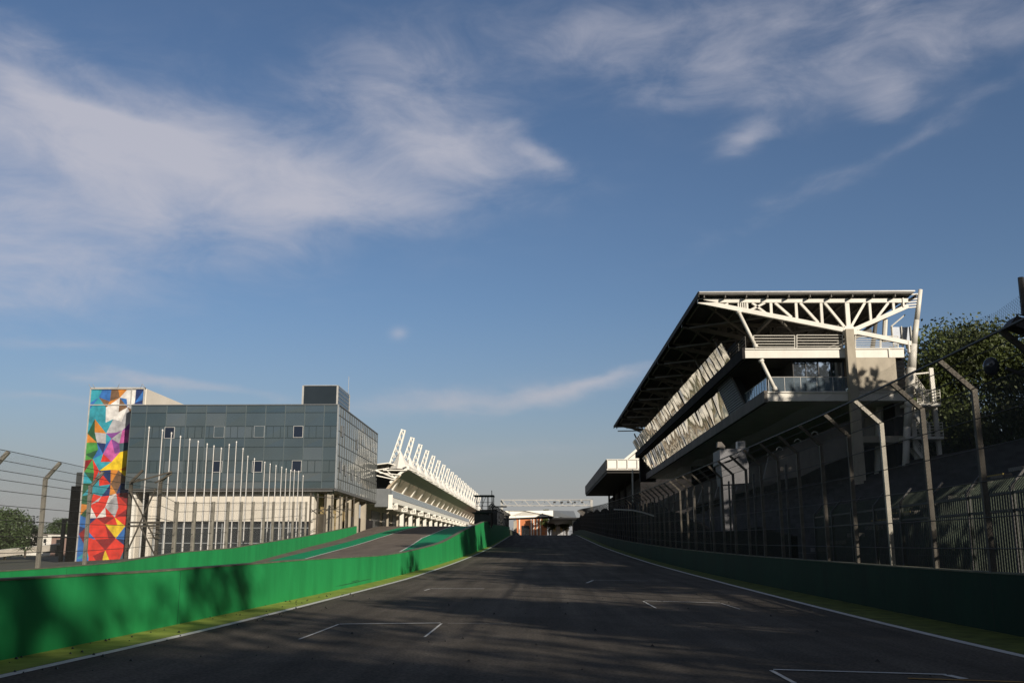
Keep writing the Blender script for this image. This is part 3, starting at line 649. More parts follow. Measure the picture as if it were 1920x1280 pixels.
# masts
mb0 = at(733, 870, P0); mt0 = at(756.5, 806, P0)
for i in range(NM):
    y = P0 + SPC * i; dz_ = zo(y); A = Vector((mb0[0], y, mb0[2] + dz_ - 1)); T = Vector((mt0[0], y, mt0[2] + dz_ + .015 * i)); m = MB()
    ax = (T - A).normalized(); sd_ = Vector((0, 1, 0)); ot = ax.cross(sd_).normalized()
    cs = []
    for (p, q) in ((1, 1), (1, -1), (-1, -1), (-1, 1)):
        a = A + sd_ * (.45 * p) + ot * (.50 * q); t = T + sd_ * (.22 * p) + ot * (.26 * q); cs.append((a, t)); m.beam(a, t, .17, .17)
    nseg = 7 if i < 6 else 5
    for k in range(nseg):
        for s_ in range(4):
            a0, t0 = cs[s_]; a1, t1 = cs[(s_ + 1) % 4]; u, v = k / nseg, (k + 1) / nseg
            m.beam(a0.lerp(t0, u), a1.lerp(t1, v), .095, .095)
    m.beam(T - ot * .4, T + ot * .4, .3, .12)
    m.build('lattice_mast', BWHITE, pbd)
    # membrane cone at its foot
    bx, bz_ = ex - 1.3, ez + .5 + dz_; n_ = 8; apex = (bx - .5, y, bz_ + 2.9); ring = [(bx + 1.9 * math.cos(2 * math.pi * k / n_) - .3, y + 4.4 * math.sin(2 * math.pi * k / n_), bz_ - .35) for k in range(n_)]
    md = [tuple(apex[c] * .62 + r_[c] * .38 - (.22 if c == 2 else 0) for c in range(3)) for r_ in ring]
    mm = MB().add(ring + md + [apex], [(k, (k + 1) % n_, n_ + (k + 1) % n_, n_ + k) for k in range(n_)] + [(n_ + k, n_ + (k + 1) % n_, 2 * n_) for k in range(n_)]); mm.build('membrane_cone', BWHITE, pbd)
    # strut fins at the balcony
    fx = -22.3; z = 10.3 + dz_
    MB().prism([(fx - .5, y, z - .3), (fx + .2, y, z - .3), (fx + .5, y, z + .6), (fx + 1.5, y, z + 2.3), (fx + .2, y, z + 1.5), (fx - .45, y, z + .7)], (0, .9, 0)).build('roof_strut', BWHITE, pbd)
    for q in range(2):
        ed = MB(); ed.beam((ex + .2, y - 2.6 + q * 5, ez + dz_ + .05), (ex + 1.0, y - .6 + q * 1.4, ez + dz_ - .1), .26, .16)
        ed.build('edge_bracket', BWHITE, pbd)
# balcony, rail, fascia, floors
bx = at(737, 937, P0)[0]
ext([(bx, 8.95), (bx, 9.75), (-28, 9.75), (-28, 8.95)], 152, 340, 'balcony_slab', BWHITE)
ext([(bx + .02, 9.8), (bx + .06, 9.8), (bx + .06, 10.75), (bx + .02, 10.75)], 152, 340, 'balcony_glass', mat('rail_glass', (.30, .34, .36), .15, .3, .1, .5))
ext([(bx, 10.76), (bx + .1, 10.76), (bx + .1, 10.84), (bx, 10.84)], 152, 340, 'handrail', BWHITE)
ext([(-24.0, 9.76), (-23.8, 9.76), (-23.8, 11.0), (-24.0, 11.0)], 152, 340, 'upper_wall', CONC)
ext([(-26, 4.8), (-25.8, 4.8), (-25.8, 8.94), (-26, 8.94)], 152, P1, 'garage_wall', CONC)
ext([(bx - .3, 7.9), (bx - .1, 7.9), (bx - .1, 8.6), (bx - .3, 8.6)], 158, 340, 'beam', mat('shade_beam', (.30, .27, .22), .8), )
for i in range(16):
    y = P0 + 3 + SPC * i; dz_ = zo(y)
    if i: MB().box(bx - .9, bx - .3, y, y + .8, 5, 8.94 + dz_).build('column', BWHITE, pbd)
    MB().box(bx - 2.2, bx - 1.9, y + 5.6, y + 6.0, 5, 8.94 + dz_).build('column', CONC, pbd)
    o = MB().box(-25.85, -25.7, y + 1.5, y + 10.5, 5, 8.0 + dz_).build('garage_door', mat('shutter', (.10, .10, .10), .5), pbd)
def text_mesh(s, size, ext_=.01):
    cu = bpy.data.curves.new('t', 'FONT'); cu.body = s; cu.size = size; cu.extrude = ext_; cu.align_x = 'CENTER'; cu.align_y = 'CENTER'
    o = bpy.data.objects.new('t', cu); COL.objects.link(o); dg = bpy.context.evaluated_depsgraph_get(); me = bpy.data.meshes.new_from_object(o.evaluated_get(dg))
    bpy.data.objects.remove(o); return me
for i in range(14):
    y = 154.0 + SPC * i; dz_ = zo(y); x1 = bx + .9; x0 = x1 - 1.5; z1 = 8.9 + dz_
    sgn = MB().prism([(x0 - .3, y, z1 - .95), (x1, y, z1 - .95), (x1, y, z1 - .02), (x1 - .35, y, z1 - .02)], (0, .1, 0)).build('number_sign', BWHITE, pbd)
    me = text_mesh('%02d' % (i + 1), .66); me.materials.append(BLACK); o = bpy.data.objects.new('number', me); COL.objects.link(o); o.parent = sgn; ORG[o.name] = (0, 0, 0)
    o.rotation_euler = (R(90), 0, 0); po = ORG[sgn.name]; o.location = (x1 - .46 - po[0], y - .03 - po[1], z1 - .55 - po[2])
MB().box(bx - 2.2, bx + .15, 151.0, 152.0, 8.2, 10.9).build('end_panel', SILV, pbd)
MB().box(bx - .15, bx + .5, 150.9, 151.0, 8.0, 10.0).build('end_fascia', BWHITE, pbd)
pwl = MB(); pwl.box(-25.5, -24.9, 136, 156, 3, 6.3)
tag(pwl.build('low_concrete_wall', CONCX), 'low dark concrete wall at the pit lane where the green wall ends', 'wall')

# ------------------------------------------------------------------ marshal platform on the pit wall
mp = thing('marshal_platform', (-6.6, 130, 5), 'dark steel camera platform with railings standing over the pit wall', 'platform')
Q = lambda x, y: at(x, y, 130)
p0, p1 = Q(893, 958), Q(922, 958)
MB().box(p0[0], p1[0] + .2, 129.2, 132, p0[2] - .2, p0[2]).build('deck', DSTEEL, mp)
m = MB()
for x in np.linspace(p0[0], p1[0] + .2, 4): m.beam((x, 129.3, p0[2]), (x, 129.3, p0[2] + 1.9), .07, .07); m.beam((x, 131.9, p0[2]), (x, 131.9, p0[2] + 1.9), .07, .07)
for h in (.6, 1.1): m.beam((p0[0], 129.3, p0[2] + h), (p1[0] + .2, 129.3, p0[2] + h), .05, .05)
m.beam((p0[0] + .5, 129.3, p0[2]), (p0[0] + 1.3, 129.3, p0[2] + 1.9), .06, .06); m.build('railing', DSTEEL, mp)
MB().box(p0[0] - .3, p1[0] + .3, 129.1, 132.1, p0[2] + 1.9, p0[2] + 2.02).build('canopy', DSTEEL, mp)
MB().tube(Q(923.5, 985), Q(922, 919), .09, 6, .05).build('pole', DSTEEL, mp)
MB().beam(Q(924, 949.5), Q(950, 949.5), .2, .16).build('boom_arm', DSTEEL, mp)
m = MB(); a, c_ = Q(901, 960), Q(921, 960)
for q in (a, c_): m.beam((q[0], 129.5, 4.6), (q[0], 129.5, q[2]), .12, .12); m.beam((q[0], 131.5, 4.6), (q[0], 131.5, q[2]), .12, .12)
m.beam((a[0], 129.5, 4.8), (c_[0], 129.5, a[2]), .08, .08); m.beam((c_[0], 129.5, 4.8), (a[0], 129.5, a[2]), .08, .08); m.build('leg_frame', RUST, mp)
q = Q(893, 981); MB().box(q[0], q[0] + 1.9, 129, 130.2, q[2], q[2] + .4).box(q[0] - 0.1, q[0] + 1.9, 129, 129.08, q[2] + .4, q[2] + 1.0).build('lower_step', DSTEEL, mp)
# pit wall fence beyond
pf = thing('mesh_fence', (-5.5, 136, 5.2), 'dense dark wire fence on the pit wall beyond the marshal platform', 'fence')
pd_ = [133 + 4.0 * i for i in range(21)]; ztp = lambda d: lerp(PWT, d)
for d in pd_: bent_post(pw(d), d, ztp(d), ztp(d) + 2.2, .42, .4, .13, RUST, pf)
for h in (.6, 1.3, 2.2): MB().path([(pw(d), d, ztp(d) + h) for d in pd_], .02, 4).build('wire', WIRE, pf)
sheetmesh(pf, [[(pw(d), d, ztp(d)) for d in pd_], [(pw(d), d, ztp(d) + 2.2) for d in pd_], [(pw(d) + .42, d, ztp(d) + 2.6) for d in pd_]], MESHG)
sh = MB()
for d in (138, 146, 155, 163): sh.box(pw(d) - 2.3, pw(d) - .5, d, d + 5, zp(d), zp(d) + 2.5)
sh_o = thing('pit_stand', (-7, 138, 5), 'row of low dark team stands behind the fence on the pit wall', 'stand')
sh.build('cabin', DSTEEL, sh_o)
roof_ = MB()
for d in (138, 146, 155, 163): roof_.box(pw(d) - 2.6, pw(d) - .3, d - .3, d + 5.3, zp(d) + 2.5, zp(d) + 2.62)
roof_.build('roof', CONCD, sh_o)

# ------------------------------------------------------------------ overhead gantry, footbridge, far things
ga = thing('overhead_gantry', (3, 225, 5.3), 'white steel truss gantry spanning the race track near its crest', 'gantry')
T1, T2 = at(941, 937, 225), at(1109, 937, 225); ztop = T1[2]; zbt = at(941, 947.5, 225)[2]
for x in (T1[0], T2[0]): MB().box(x - .28, x + .28, 224.7, 225.3, 5, ztop + .15).build('post', POLEW, ga)
for y in (224.3, 225.7):
    MB().beam((T1[0], y, ztop), (T2[0], y, ztop), .16, .16).build('top_chord', POLEW, ga); MB().beam((T1[0], y, zbt), (T2[0], y, zbt), .16, .16).build('bottom_chord', POLEW, ga)
m = MB(); n_ = 8
for k in range(n_):
    x0 = T1[0] + (T2[0] - T1[0]) * k / n_; x1 = T1[0] + (T2[0] - T1[0]) * (k + .45) / n_; m.beam((x0, 224.3, ztop), (x1, 224.3, zbt), .17, .17); m.beam((x1, 224.3, zbt), (T1[0] + (T2[0] - T1[0]) * (k + 1) / n_, 225.7, ztop), .07, .07)
m.build('diagonals', POLEW, ga)
for k, px in enumerate((1040, 1054, 1066, 1078, 1092)):
    q = at(px, 941, 224); MB().box(q[0] - .3, q[0] + .2, 223.7, 224.1, q[2] - .2, q[2] + .15).build('camera_box', DSTEEL, ga)
fb = thing('footbridge', (2, 316, 5.2), 'white walled footbridge crossing the race track beyond the crest', 'bridge')
a, c_ = at(944, 956.5, 314), at(1037, 956.5, 320); za, zc = at(944, 970, 314)[2], at(1030, 967.5, 320)[2]
m = MB().prism([(a[0], 314, za - .2), (c_[0], 320, zc), (c_[0], 320, c_[2]), (at(985, 957, 315)[0], 315, at(985, 957.3, 315)[2]), (a[0], 314, a[2] - .1)], (-.1, .4, 0)); fixn(m.build('parapet', BWHITE, fb))
m = MB()
for px in (955, 967, 979, 991, 1003, 1015): 
    q = at(px, 958, 313.4 + (px - 944) / 93 * 8); m.box(q[0] - .03, q[0] + .03, q[1] - .0, q[1] + .3, za + .1, q[2])
m.build('panel_joint', CONC, fb)
d_ = at(1080, 957.5, 348)
m = MB().prism([(c_[0], 320.2, zc), (d_[0], 348, zc + .2), (d_[0] - 1, 348, d_[2]), (c_[0], 320.2, c_[2])], (.3, .4, 0)); fixn(m.build('angled_parapet', SILV, fb))  # same white wall; its shade is painted in as grey
MB().add([(a[0], 314.5, za - .5), (c_[0], 320.5, zc - .5), (c_[0], 326, zc - .5), (a[0], 321, za - .5), (a[0], 314.5, za), (c_[0], 320.5, zc), (c_[0], 326, zc), (a[0], 321, za)], [(0, 3, 2, 1), (4, 5, 6, 7), (0, 1, 5, 4), (1, 2, 6, 5), (2, 3, 7, 6), (3, 0, 4, 7)]).build('deck', CONCX, fb)
MB().box(c_[0] - 1, d_[0] + 1, 322, 394, zc - .9, zc - .3).build('deck', BLACK, fb)
for px in (966, 1076): q = at(px, 980, 318); MB().box(q[0] - .5, q[0] + .5, 317.5, 318.5, 4, q[2] + .8).build('pier', CONC, fb)
ob = thing('orange_building', (-.5, 384, 4.5), 'orange rendered house with white pillars seen under the footbridge', 'house')
a, c_ = at(968, 972, 384), at(1026, 1004, 384)
MB().box(a[0], c_[0], 384, 396, 3, a[2] + 1).build('wall', ORNG, ob)
m = MB()
for px in (974, 996, 1001, 1007, 1013): q = at(px, 980, 383.9); m.box(q[0] - .22, q[0] + .22, 383.7, 384, 3, a[2] + .8)
m.build('pillar', BWHITE, ob); MB().box(a[0] - .4, c_[0] + .4, 383.4, 396.4, a[2] + 1, a[2] + 1.5).build('roof', CONC, ob)
MB().box(at(978, 985, 384)[0], at(993, 985, 384)[0], 383.85, 384, 4.5, at(985, 985, 384)[2]).build('window', DGLASS, ob)
gh = thing('grey_house', (8.5, 394, 4.5), 'pale grey house under the right end of the footbridge', 'house')
a, c_ = at(1034, 974, 394), at(1066, 1004, 394); MB().box(a[0], c_[0], 394, 404, 3, a[2]).build('wall', mat('pale_render', (.38, .38, .40), .8), gh)
MB().box(a[0] - .3, c_[0] + .3, 393.6, 404.4, a[2], a[2] + .4).build('roof', CONC, gh)
for px in (1040, 1052): q = at(px, 992, 393.9); MB().box(q[0] - .5, q[0] + .5, 393.85, 394, q[2] - .8, q[2] + .8).build('window', mat('warm_pane', (.5, .38, .2), .3), gh)
ff = thing('track_end_fence', (2, 262, 5.4), 'low railing of pale posts where the track bends away below the footbridge', 'fence')
for k in range(22): x = -6.5 + k * .95; MB().box(x - .06, x + .06, 262, 262.12, 4.6, 7.4 + .3 * math.sin(k)).build('post', GALV, ff)
for z in (5.8, 6.9): MB().beam((-6.8, 262, z), (14, 262, z), .05, .05).build('rail', GALV, ff)

# ------------------------------------------------------------------ right pavilion
G0, G1 = 85.0, 178.0
pv = thing('pavilion', (25, G0, 5), 'long paddock pavilion with a white steel truss roof over two glazed balcony floors', 'building')
def P85(x, y, D=G0): return at(x, y, D)
rx0 = at(1310, 552, G0)[0]; rx1 = at(1706, 552, G0)[0]; rzt = at(1400, 552, G0)[2]; rzb = at(1400, 556, G0)[2]
MB().box(rx0 - .1, rx1, G0 - .9, G1, rzb, rzt).build('roof', mat('roof_sheet', (.16, .15, .14), .6), pv)
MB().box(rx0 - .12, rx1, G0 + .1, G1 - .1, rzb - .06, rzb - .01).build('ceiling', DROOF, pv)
MB().box(rx0 - .2, rx0 - .1, G0 - .9, G1, rzb - .25, rzt + .05).build('roof_gutter', DROOF, pv)
MB().box(rx0 - .1, rx1 + .1, G0 - 1.0, G0 - .9, rzt - .07, rzt + .04).build('roof_edge', POLEW, pv)
m = MB()
for k in range(11):
    x = rx0 + .3 + k * 1.83; m.box(x, x + .08, G0 - .85, G1, rzb - .3, rzb - .07)
m.build('purlin', DTRUSS, pv)
TR = [((1308, 564), (1703, 564), 8, 'top'), ((1308.6, 565), (1584, 619), 8.5, 'c'), ((1602, 618), (1702, 574), 8, 'c'), ((1602, 622), (1708, 644), 8, 'c'), ((1587.5, 566), (1587.5, 614), 8, 'v'),
      ((1384, 568), (1384, 581), 2.5, 'v'), ((1388, 568), (1388, 582), 2, 'v'), ((1392, 568), (1392, 583), 2, 'v'), ((1396, 568), (1396, 583.5), 2, 'v'), ((1400.5, 568), (1400.5, 584), 3.5, 'v'), ((1445, 568), (1445, 590), 5, 'v'), ((1492, 568), (1492, 598), 5, 'v'), ((1539, 568), (1539, 607), 5, 'v'),
      ((1410, 568), (1437, 588), 4, 'd'), ((1404, 583), (1434, 568), 4, 'd'), ((1453, 568), (1484, 595), 4.5, 'd'), ((1500, 568), (1534, 605), 4.5, 'd'), ((1546, 568), (1583, 613), 4.5, 'd'),
      ((1621, 568), (1596, 612), 4.5, 'd'), ((1630, 568), (1630, 604), 4.5, 'v'), ((1665, 568), (1644, 596), 4.5, 'd'), ((1674.5, 568), (1674.5, 583), 4.5, 'v'), ((1365, 569), (1357, 573), 3, 'd')]
def truss(y, mt, wy=.3):
    m = MB(); s_ = G0 / 1867
    for p, q, w, k in TR:
        a = Vector(P85(*p)); c = Vector(P85(*q)); a.y = c.y = y; yy = wy if k in ('top', 'c') else wy * .7
        m.beam(a, c, yy, w * s_, up=(0, 0, 1)) if abs((c - a).normalized().z) < .97 else m.box(a.x - w * s_ / 2, a.x + w * s_ / 2, y - yy / 2, y + yy / 2, min(a.z, c.z), max(a.z, c.z))
    a = Vector(P85(1593, 620)); m.prism([(a.x - .5, y - wy * .6, a.z - .36), (a.x + .55, y - wy * .6, a.z - .36), (a.x + .62, y - wy * .6, a.z + .1), (a.x + .25, y - wy * .6, a.z + .38), (a.x - .42, y - wy * .6, a.z + .38), (a.x - .6, y - wy * .6, a.z + .05)], (0, wy * 1.2, 0))
    return m.build('roof_truss', mt, pv)
truss(G0, WHITE, .34)
for k in range(1, 10): truss(G0 + k * 9.6, DTRUSS if k else WHITE)
# diagonal roof bracing under the ceiling
m = MB()
for k in range(10):
    y = G0 + k * 9.3; 
    for xa, xb in ((rx0 + .6, rx0 + 6.5), (rx0 + 6.5, rx0 + 12)):
        za_ = rzb - .6 - (xa - rx0) * .17; zb_ = rzb - .6 - (xb - rx0) * .17
        m.beam((xa, y, za_), (xb, y + 9.3, zb_), .16, .16); m.beam((xb, y, zb_), (xa, y + 9.3, za_), .16, .16)
m.beam((rx0 + 6.5, G0, rzb - 1.7), (rx0 + 6.5, G1, rzb - 1.7), .25, .25); m.build('roof_bracing', DTRUSS, pv)
# clamps and cigar mast
def mast(y, mt):
    pts = [(1726, 543, 4.0), (1719, 600, 5.0), (1713.5, 645, 6.2), (1709, 690, 8.5), (1705, 740, 8.0), (1701, 800, 6.5), (1697, 905, 6)]
    m = MB(); s_ = G0 / 1867
    for (x0, y0, w0), (x1, y1, w1) in zip(pts, pts[1:]):
        a = Vector(P85(x0, y0)); c = Vector(P85(x1, y1)); a.y = c.y = y; m.tube(a, c, w0 * s_, 12, w1 * s_)
    return m.build('mast_column', mt, pv, smooth=True)
mast(G0, WHITE)
for k in range(1, 9): mast(G0 + k * 11.5, DTRUSS)
m = MB()
for yy in (553, 562, 567, 572, 577): m.beam(P85(1700, yy), P85(1722, yy - 2), .12, .10)
m.build('clamp', WHITE, pv); m = MB()
for yy in (640, 645, 650, 655, 660): m.beam(P85(1703, yy), P85(1718, yy + 1.5), .12, .10)
m.box(P85(1702, 645)[0], P85(1704, 645)[0], G0 - .2, G0 + .2, P85(1700, 661)[2], P85(1700, 639)[2]); m.build('clamp', WHITE, pv)
m = MB(); m.box(P85(1702, 700)[0], P85(1705, 700)[0], G0 - .25, G0 + .25, P85(1600, 577)[2], P85(1600, 559)[2]); m.build('clamp_plate', WHITE, pv)
# slanted struts at the balconies
for k in range(0, 9):
    y = G0 + k * 11.5 + (.0 if k else 0)
    for (p, q) in (((1384, 583), (1418, 652)), ((1426, 674), (1454.5, 732))):
        a = Vector(P85(*p)); c = Vector(P85(*q)); a.y = y - .05; c.y = y - .05
        m = MB().tube(a, c, .15, 10); d = (c - a).normalized(); m.tube(a, a + d * .25, .24, 8); m.tube(c - d * .3, c, .22, 8)
        m.build('strut', WHITE if k == 0 else DTRUSS, pv, smooth=True)
    if k: break
for k in range(1, 9):
    y = G0 + k * 11.5; a = Vector(P85(1384, 583)); c = Vector(P85(1418, 652)); a.y = c.y = y; MB().tube(a, c, .13, 6).build('rear_strut', DTRUSS, pv)
# slabs
sx0, sx1 = P85(1397, 660)[0], P85(1695, 660)[0]; s1t, s1b = P85(1500, 654)[2], P85(1500, 671)[2]
UP = MB().box(sx0, sx1, G0, G1, s1b + .02, s1t); UP.build('upper_slab', WHITE, pv)
MB().box(sx0, sx1, G0 - .12, G0 - .003, s1t - .05, s1t + .06).box(P85(1669, 700)[0], P85(1672, 700)[0], G0 - .1, G0 - .003, s1b, s1t - .05).build('slab_lip', WHITE, pv)
MB().box(sx0 - .25, sx0 - .003, G0 - .05, G1, s1b - .05, s1t + .12).build('side_fascia', CONCX, pv)
tx0, tx1 = P85(1439, 740)[0], P85(1697, 740)[0]; s2t, s2b = P85(1500, 735)[2], P85(1500, 751.5)[2]
MB().box(tx0, tx1, G0, G1, s2b, s2t).build('lower_slab', WHITE, pv)
MB().box(tx0, tx1, G0 - .12, G0 - .003, s2t - .05, s2t + .06).build('slab_lip', WHITE, pv)
MB().box(tx0 - .3, tx0 - .003, G0 - .05, G1, s2b - .1, s2t + .15).build('side_fascia', CONCD, pv)
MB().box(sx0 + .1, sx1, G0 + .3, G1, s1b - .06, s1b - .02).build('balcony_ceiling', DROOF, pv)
# railings of the upper balcony
def rail(x0, x1, y0, y1, bars, gap=False):
    m = MB()
    for yy in np.linspace(y0, y1, bars): a, c = P85(x0, yy), P85(x1, yy); m.tube(a, c, .035, 6)
    for x in (x0, x1): m.tube(P85(x, y0), P85(x, s_y), .045, 6)
    return m.build('railing', WHITE, pv)
s_y = 653
rail(1413, 1490, 629, 650, 5); rail(1494, 1580, 628, 649, 5); rail(1604, 1650, 628, 649, 6); rail(1652, 1684, 630, 649, 6)
m = MB()
for h in (.3, .6, .9, 1.15): m.tube((sx0 + .1, G0 + .1, s1t + h), (sx0 + .1, G0 + 7, s1t + h), .03, 5)
for y in (G0 + .1, G0 + 3, G0 + 7): m.tube((sx0 + .1, y, s1t), (sx0 + .1, y, s1t + 1.15), .035, 5)
m.build('railing', DTRUSS, pv)
# glazed front room, concrete parts
q0, q1 = P85(1487, 671, 85.8), P85(1586, 733, 85.8)
mm2 = MB(); n_ = 4
for k in range(n_):
    x0 = q0[0] + (q1[0] - q0[0]) * k / n_; x1 = q0[0] + (q1[0] - q0[0]) * (k + 1) / n_; mm2.add([(x0 + .02, 86.0, q1[2]), (x1 - .02, 86.0, q1[2]), (x1 - .02, 86.0 + .01 * k, s1b), (x0 + .02, 86.0, s1b)], [(0, 1, 2, 3)])
mm2.build('front_glazing', mat('front_glass', (.36, .42, .50), .03, .9, .06, .3), pv)
m = MB()
for k in range(n_ + 1): x = q0[0] + (q1[0] - q0[0]) * k / n_; m.box(x - .035, x + .035, 85.93, 86.05, s2t, s1b - .06)
m.build('glazing_bar', DSTEEL, pv)
MB().box(P85(1452, 700)[0], q0[0] - .04, 90, 90.2, s2t, s1b - .06).box(q0[0] - .05, q0[0] + .05, 86.1, 90, s2t, s1b - .06).build('recess_wall', DROOF, pv)
cxa, cxb = P85(1587, 700)[0], P85(1602, 700)[0]
MB().add([(cxa, 84.9 - .6, s1t + 1.6), (cxb, 84.3, s1t + 1.6), (cxb, 84.97 - .1, s1t + 1.6), (cxa, 84.87, s1t + 1.6)] + [(cxa - .02, 84.3, 4), (cxb + .15, 84.3, 4), (cxb + .15, 84.87, 4), (cxa - .02, 84.87, 4)], [(0, 1, 2, 3), (7, 6, 5, 4), (0, 4, 5, 1), (1, 5, 6, 2), (2, 6, 7, 3), (3, 7, 4, 0)]).build('concrete_column', CONC, pv)
MB().box(cxb, P85(1681, 700)[0], 84.95, 85.6, P85(1600, 733)[2] + .02, s1b).build('concrete_wall', CONC, pv)
m = MB(); w0, w1 = P85(1682, 700)[0], P85(1706, 700)[0]
for k in range(11): z = s2t + .1 + k * .36; m.box(w0, w1, 86, 86.08, z, z + .28)
m.build('corrugated_cladding', SILV, pv); MB().box(w0, w1, 86.09, 86.2, s2t - 2, s1b).build('cladding_backing', CONCD, pv)
# glass balustrade
gr0, gr1 = P85(1440, 706)[0], P85(1591, 706)[0]; gz = P85(1600, 706.5)[2]
MB().box(gr0, gr1, 84.95, 84.97, s2t + .08, gz - .05).build('balustrade_glass', CLEARG, pv).hide_render = False
m = MB().tube((gr0, 84.96, gz), (gr1, 84.96, gz), .04, 6)
for x in np.linspace(gr0, gr1, 6): m.box(x - .02, x + .02, 84.93, 85.0, s2t, gz)
m.build('handrail', POLEW, pv)
m = MB(); mm3 = MB()
for k in range(9):
    y = G0 + .1 + k * 1.0; m.box(tx0 + .02, tx0 + .04, y + .04, y + .96, s2t + .16, gz - .05); mm3.box(tx0, tx0 + .06, y - .03, y + .03, s2t, gz)
mm3.tube((tx0 + .03, G0, gz), (tx0 + .03, G0 + 9, gz), .035, 6)
m.build('balustrade_glass', BGLASS, pv); mm3.build('handrail', POLEW, pv)
# louvre box
lv = MB(); y0_, y1_ = 94.0, 101.0; zlo, zhi = s2t + .2, s1b - .1; xlo, xhi = tx0 - .02, sx0 + .55
for k in range(14):
    t = k / 13; x = xlo + (xhi - xlo) * t; z = zlo + (zhi - zlo) * t; lv.box(x - .14, x + .02, y0_, y1_, z, z + .09)
lv.build('louvre_panel', SILV, pv)
MB().prism([(xlo + .1, y0_, zlo), (xlo + .8, y0_, zlo), (xhi + .8, y0_, zhi), (xhi + .1, y0_, zhi)], (0, 7, 0)).build('louvre_box', BLACK, pv)
# inclined window bands along the track side
r3 = random.Random(5)
def band(y0, y1, step, xb, zb_, xt, zt_, nm):
    y = y0
    while y < y1 - .1:
        e = [r3.uniform(-.05, .05) for _ in range(4)]; yy = min(y + step, y1)
        nx_ = 3; V = []; Fc = []
        for i in range(nx_ + 1):
            for j in range(4):
                u = i / nx_; v = j / 3; x = xb + (xt - xb) * v + r3.uniform(-.03, .03) + e[0] * u + e[1] * v
                V.append((x, y + .04 + (yy - y - .08) * u, zb_ + (zt_ - zb_) * v))
        for i in range(nx_):
            for j in range(3): a = i * 4 + j; Fc.append((a, a + 4, a + 5, a + 1))
        MB().add(V, Fc).build(nm, MIRR, pv, smooth=True); y += step
    m = MB(); y = y0
    while y < y1 + .1: m.beam((xb + .02, y, zb_), (xt + .02, y, zt_), .07, .08, up=(0, 1, 0)); y += step
    m.build('window_mullion', DSTEEL, pv)
band(91.5, 177, 2.25, sx0 + .15, s1t + .1, sx0 - .75, s1t + 1.95, 'window')
band(101.5, 177, 2.25, tx0 - .05, s2t + .15, tx0 - 1.0, s1b - .25, 'window')
MB().box(sx0 + .6, sx0 + .8, 91.5, 177, s1t, s1t + 2.1).box(tx0 + .3, tx0 + .5, 101.5, 177, s2t, s1b - .07).build('inner_wall', DROOF, pv)
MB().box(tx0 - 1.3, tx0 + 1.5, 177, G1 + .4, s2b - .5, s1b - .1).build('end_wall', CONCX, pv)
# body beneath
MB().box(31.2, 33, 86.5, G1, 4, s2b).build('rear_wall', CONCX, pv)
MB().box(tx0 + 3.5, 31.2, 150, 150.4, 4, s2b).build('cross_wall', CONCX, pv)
for k in range(8):
    y = 87.5 + 11.5 * k; up_ = [P85(*p, 87.5) for p in ((1612, 779), (1560, 801), (1500, 828), (1442, 856), (1430, 905), (1504, 892), (1545, 872), (1590, 856), (1620, 842))]
    fixn(MB().prism([(p[0], y, p[2]) for p in up_], (0, .5, 0)).build('raker_beam', CONCD, pv))
for k, (px, py) in enumerate(((1462, 845), (1496, 830), (1528, 816), (1445, 855))):
    q = P85(px, py, 87.3); m = MB(); n_ = 9
    pts = [(q[0] + .28 * math.cos(math.pi * i / (n_ - 1)), 87.3, q[2] + .28 * math.sin(math.pi * i / (n_ - 1)) + .05) for i in range(n_)]; m.path(pts, .035, 5); m.build('cable_hoop', WHITE, pv)
for x in (1614, 1650): MB().tube(P85(x, 752, 89), P85(x - 3, 905, 89), .35, 10).build('round_column', WHITE, pv)
MB().box(P85(1604, 790, 90)[0], P85(1680, 790, 90)[0], 90, 90.3, 5, s2b).build('ground_wall', BEIGE, pv)
MB().box(P85(1612, 790, 86)[0], P85(1706, 790, 86)[0], 86, 92, P85(1640, 829, 86)[2], P85(1640, 817, 86)[2]).build('landing_slab', CONC, pv)
MB().box(P85(1606, 790, 89)[0], P85(1672, 790, 89)[0], 89.5, 89.7, 5, P85(1640, 830, 86)[2]).build('ground_opening', BLACK, pv)
# penthouse grey panel by the mast
a, c_ = P85(1672, 613, 86), P85(1709, 640, 86); MB().box(a[0], c_[0], 86, 86.1, c_[2] - .3, a[2]).build('screen_panel', mat('screen_panel', (.30, .33, .38), .3, .2), pv)
m = MB()
for x in (a[0], (a[0] + c_[0]) / 2, c_[0]): m.tube((x, 85.9, s1t), (x, 85.9, a[2] + .05), .05, 6)
m.tube(P85(1697, 590, 86), P85(1671, 612, 86), .06, 6); m.tube(P85(1671, 612, 86), P85(1673, 640, 86), .06, 6); m.tube(P85(1660, 598, 86), P85(1658, 640, 86), .22, 8); m.build('vent_pipe', WHITE, pv)
# ------------------------------------------------------------------ stair tower
st = thing('stair_tower', at(1725, 880, 86), 'white steel escape stair tower with railed landings at the pavilion corner', 'stair tower')
SQ = lambda x, y, D=85.5: at(x, y, D)
for x, yt in ((1745, 690), (1703, 700)):
    a = SQ(x, yt); c = SQ(x + 14 if x > 1720 else x + 8, 900); m = MB(); m.beam(a, (a[0] + .15, c[1], c[2]), .34, .3); m.build('post', WHITE, st)
for (x0, x1, y) in ((1692, 1757, 761), (1690, 1762, 822)):
    a, c = SQ(x0, y), SQ(x1, y); MB().box(a[0], c[0], 84.6, 87.2, a[2] - .13, a[2] + .1).build('landing', WHITE, st)
    m = MB()
    for h in (.25, .5, .75, 1.0, 1.25): m.tube((a[0] + 1.0, 84.65, a[2] + h), (c[0], 84.65, a[2] + h), .028, 5); m.tube((c[0], 84.65, a[2] + h), (c[0], 87.2, a[2] + h), .028, 5)
    for x in np.linspace(a[0] + 1.0, c[0], 5): m.tube((x, 84.65, a[2]), (x, 84.65, a[2] + 1.3), .035, 5)
    m.build('railing', WHITE, st)
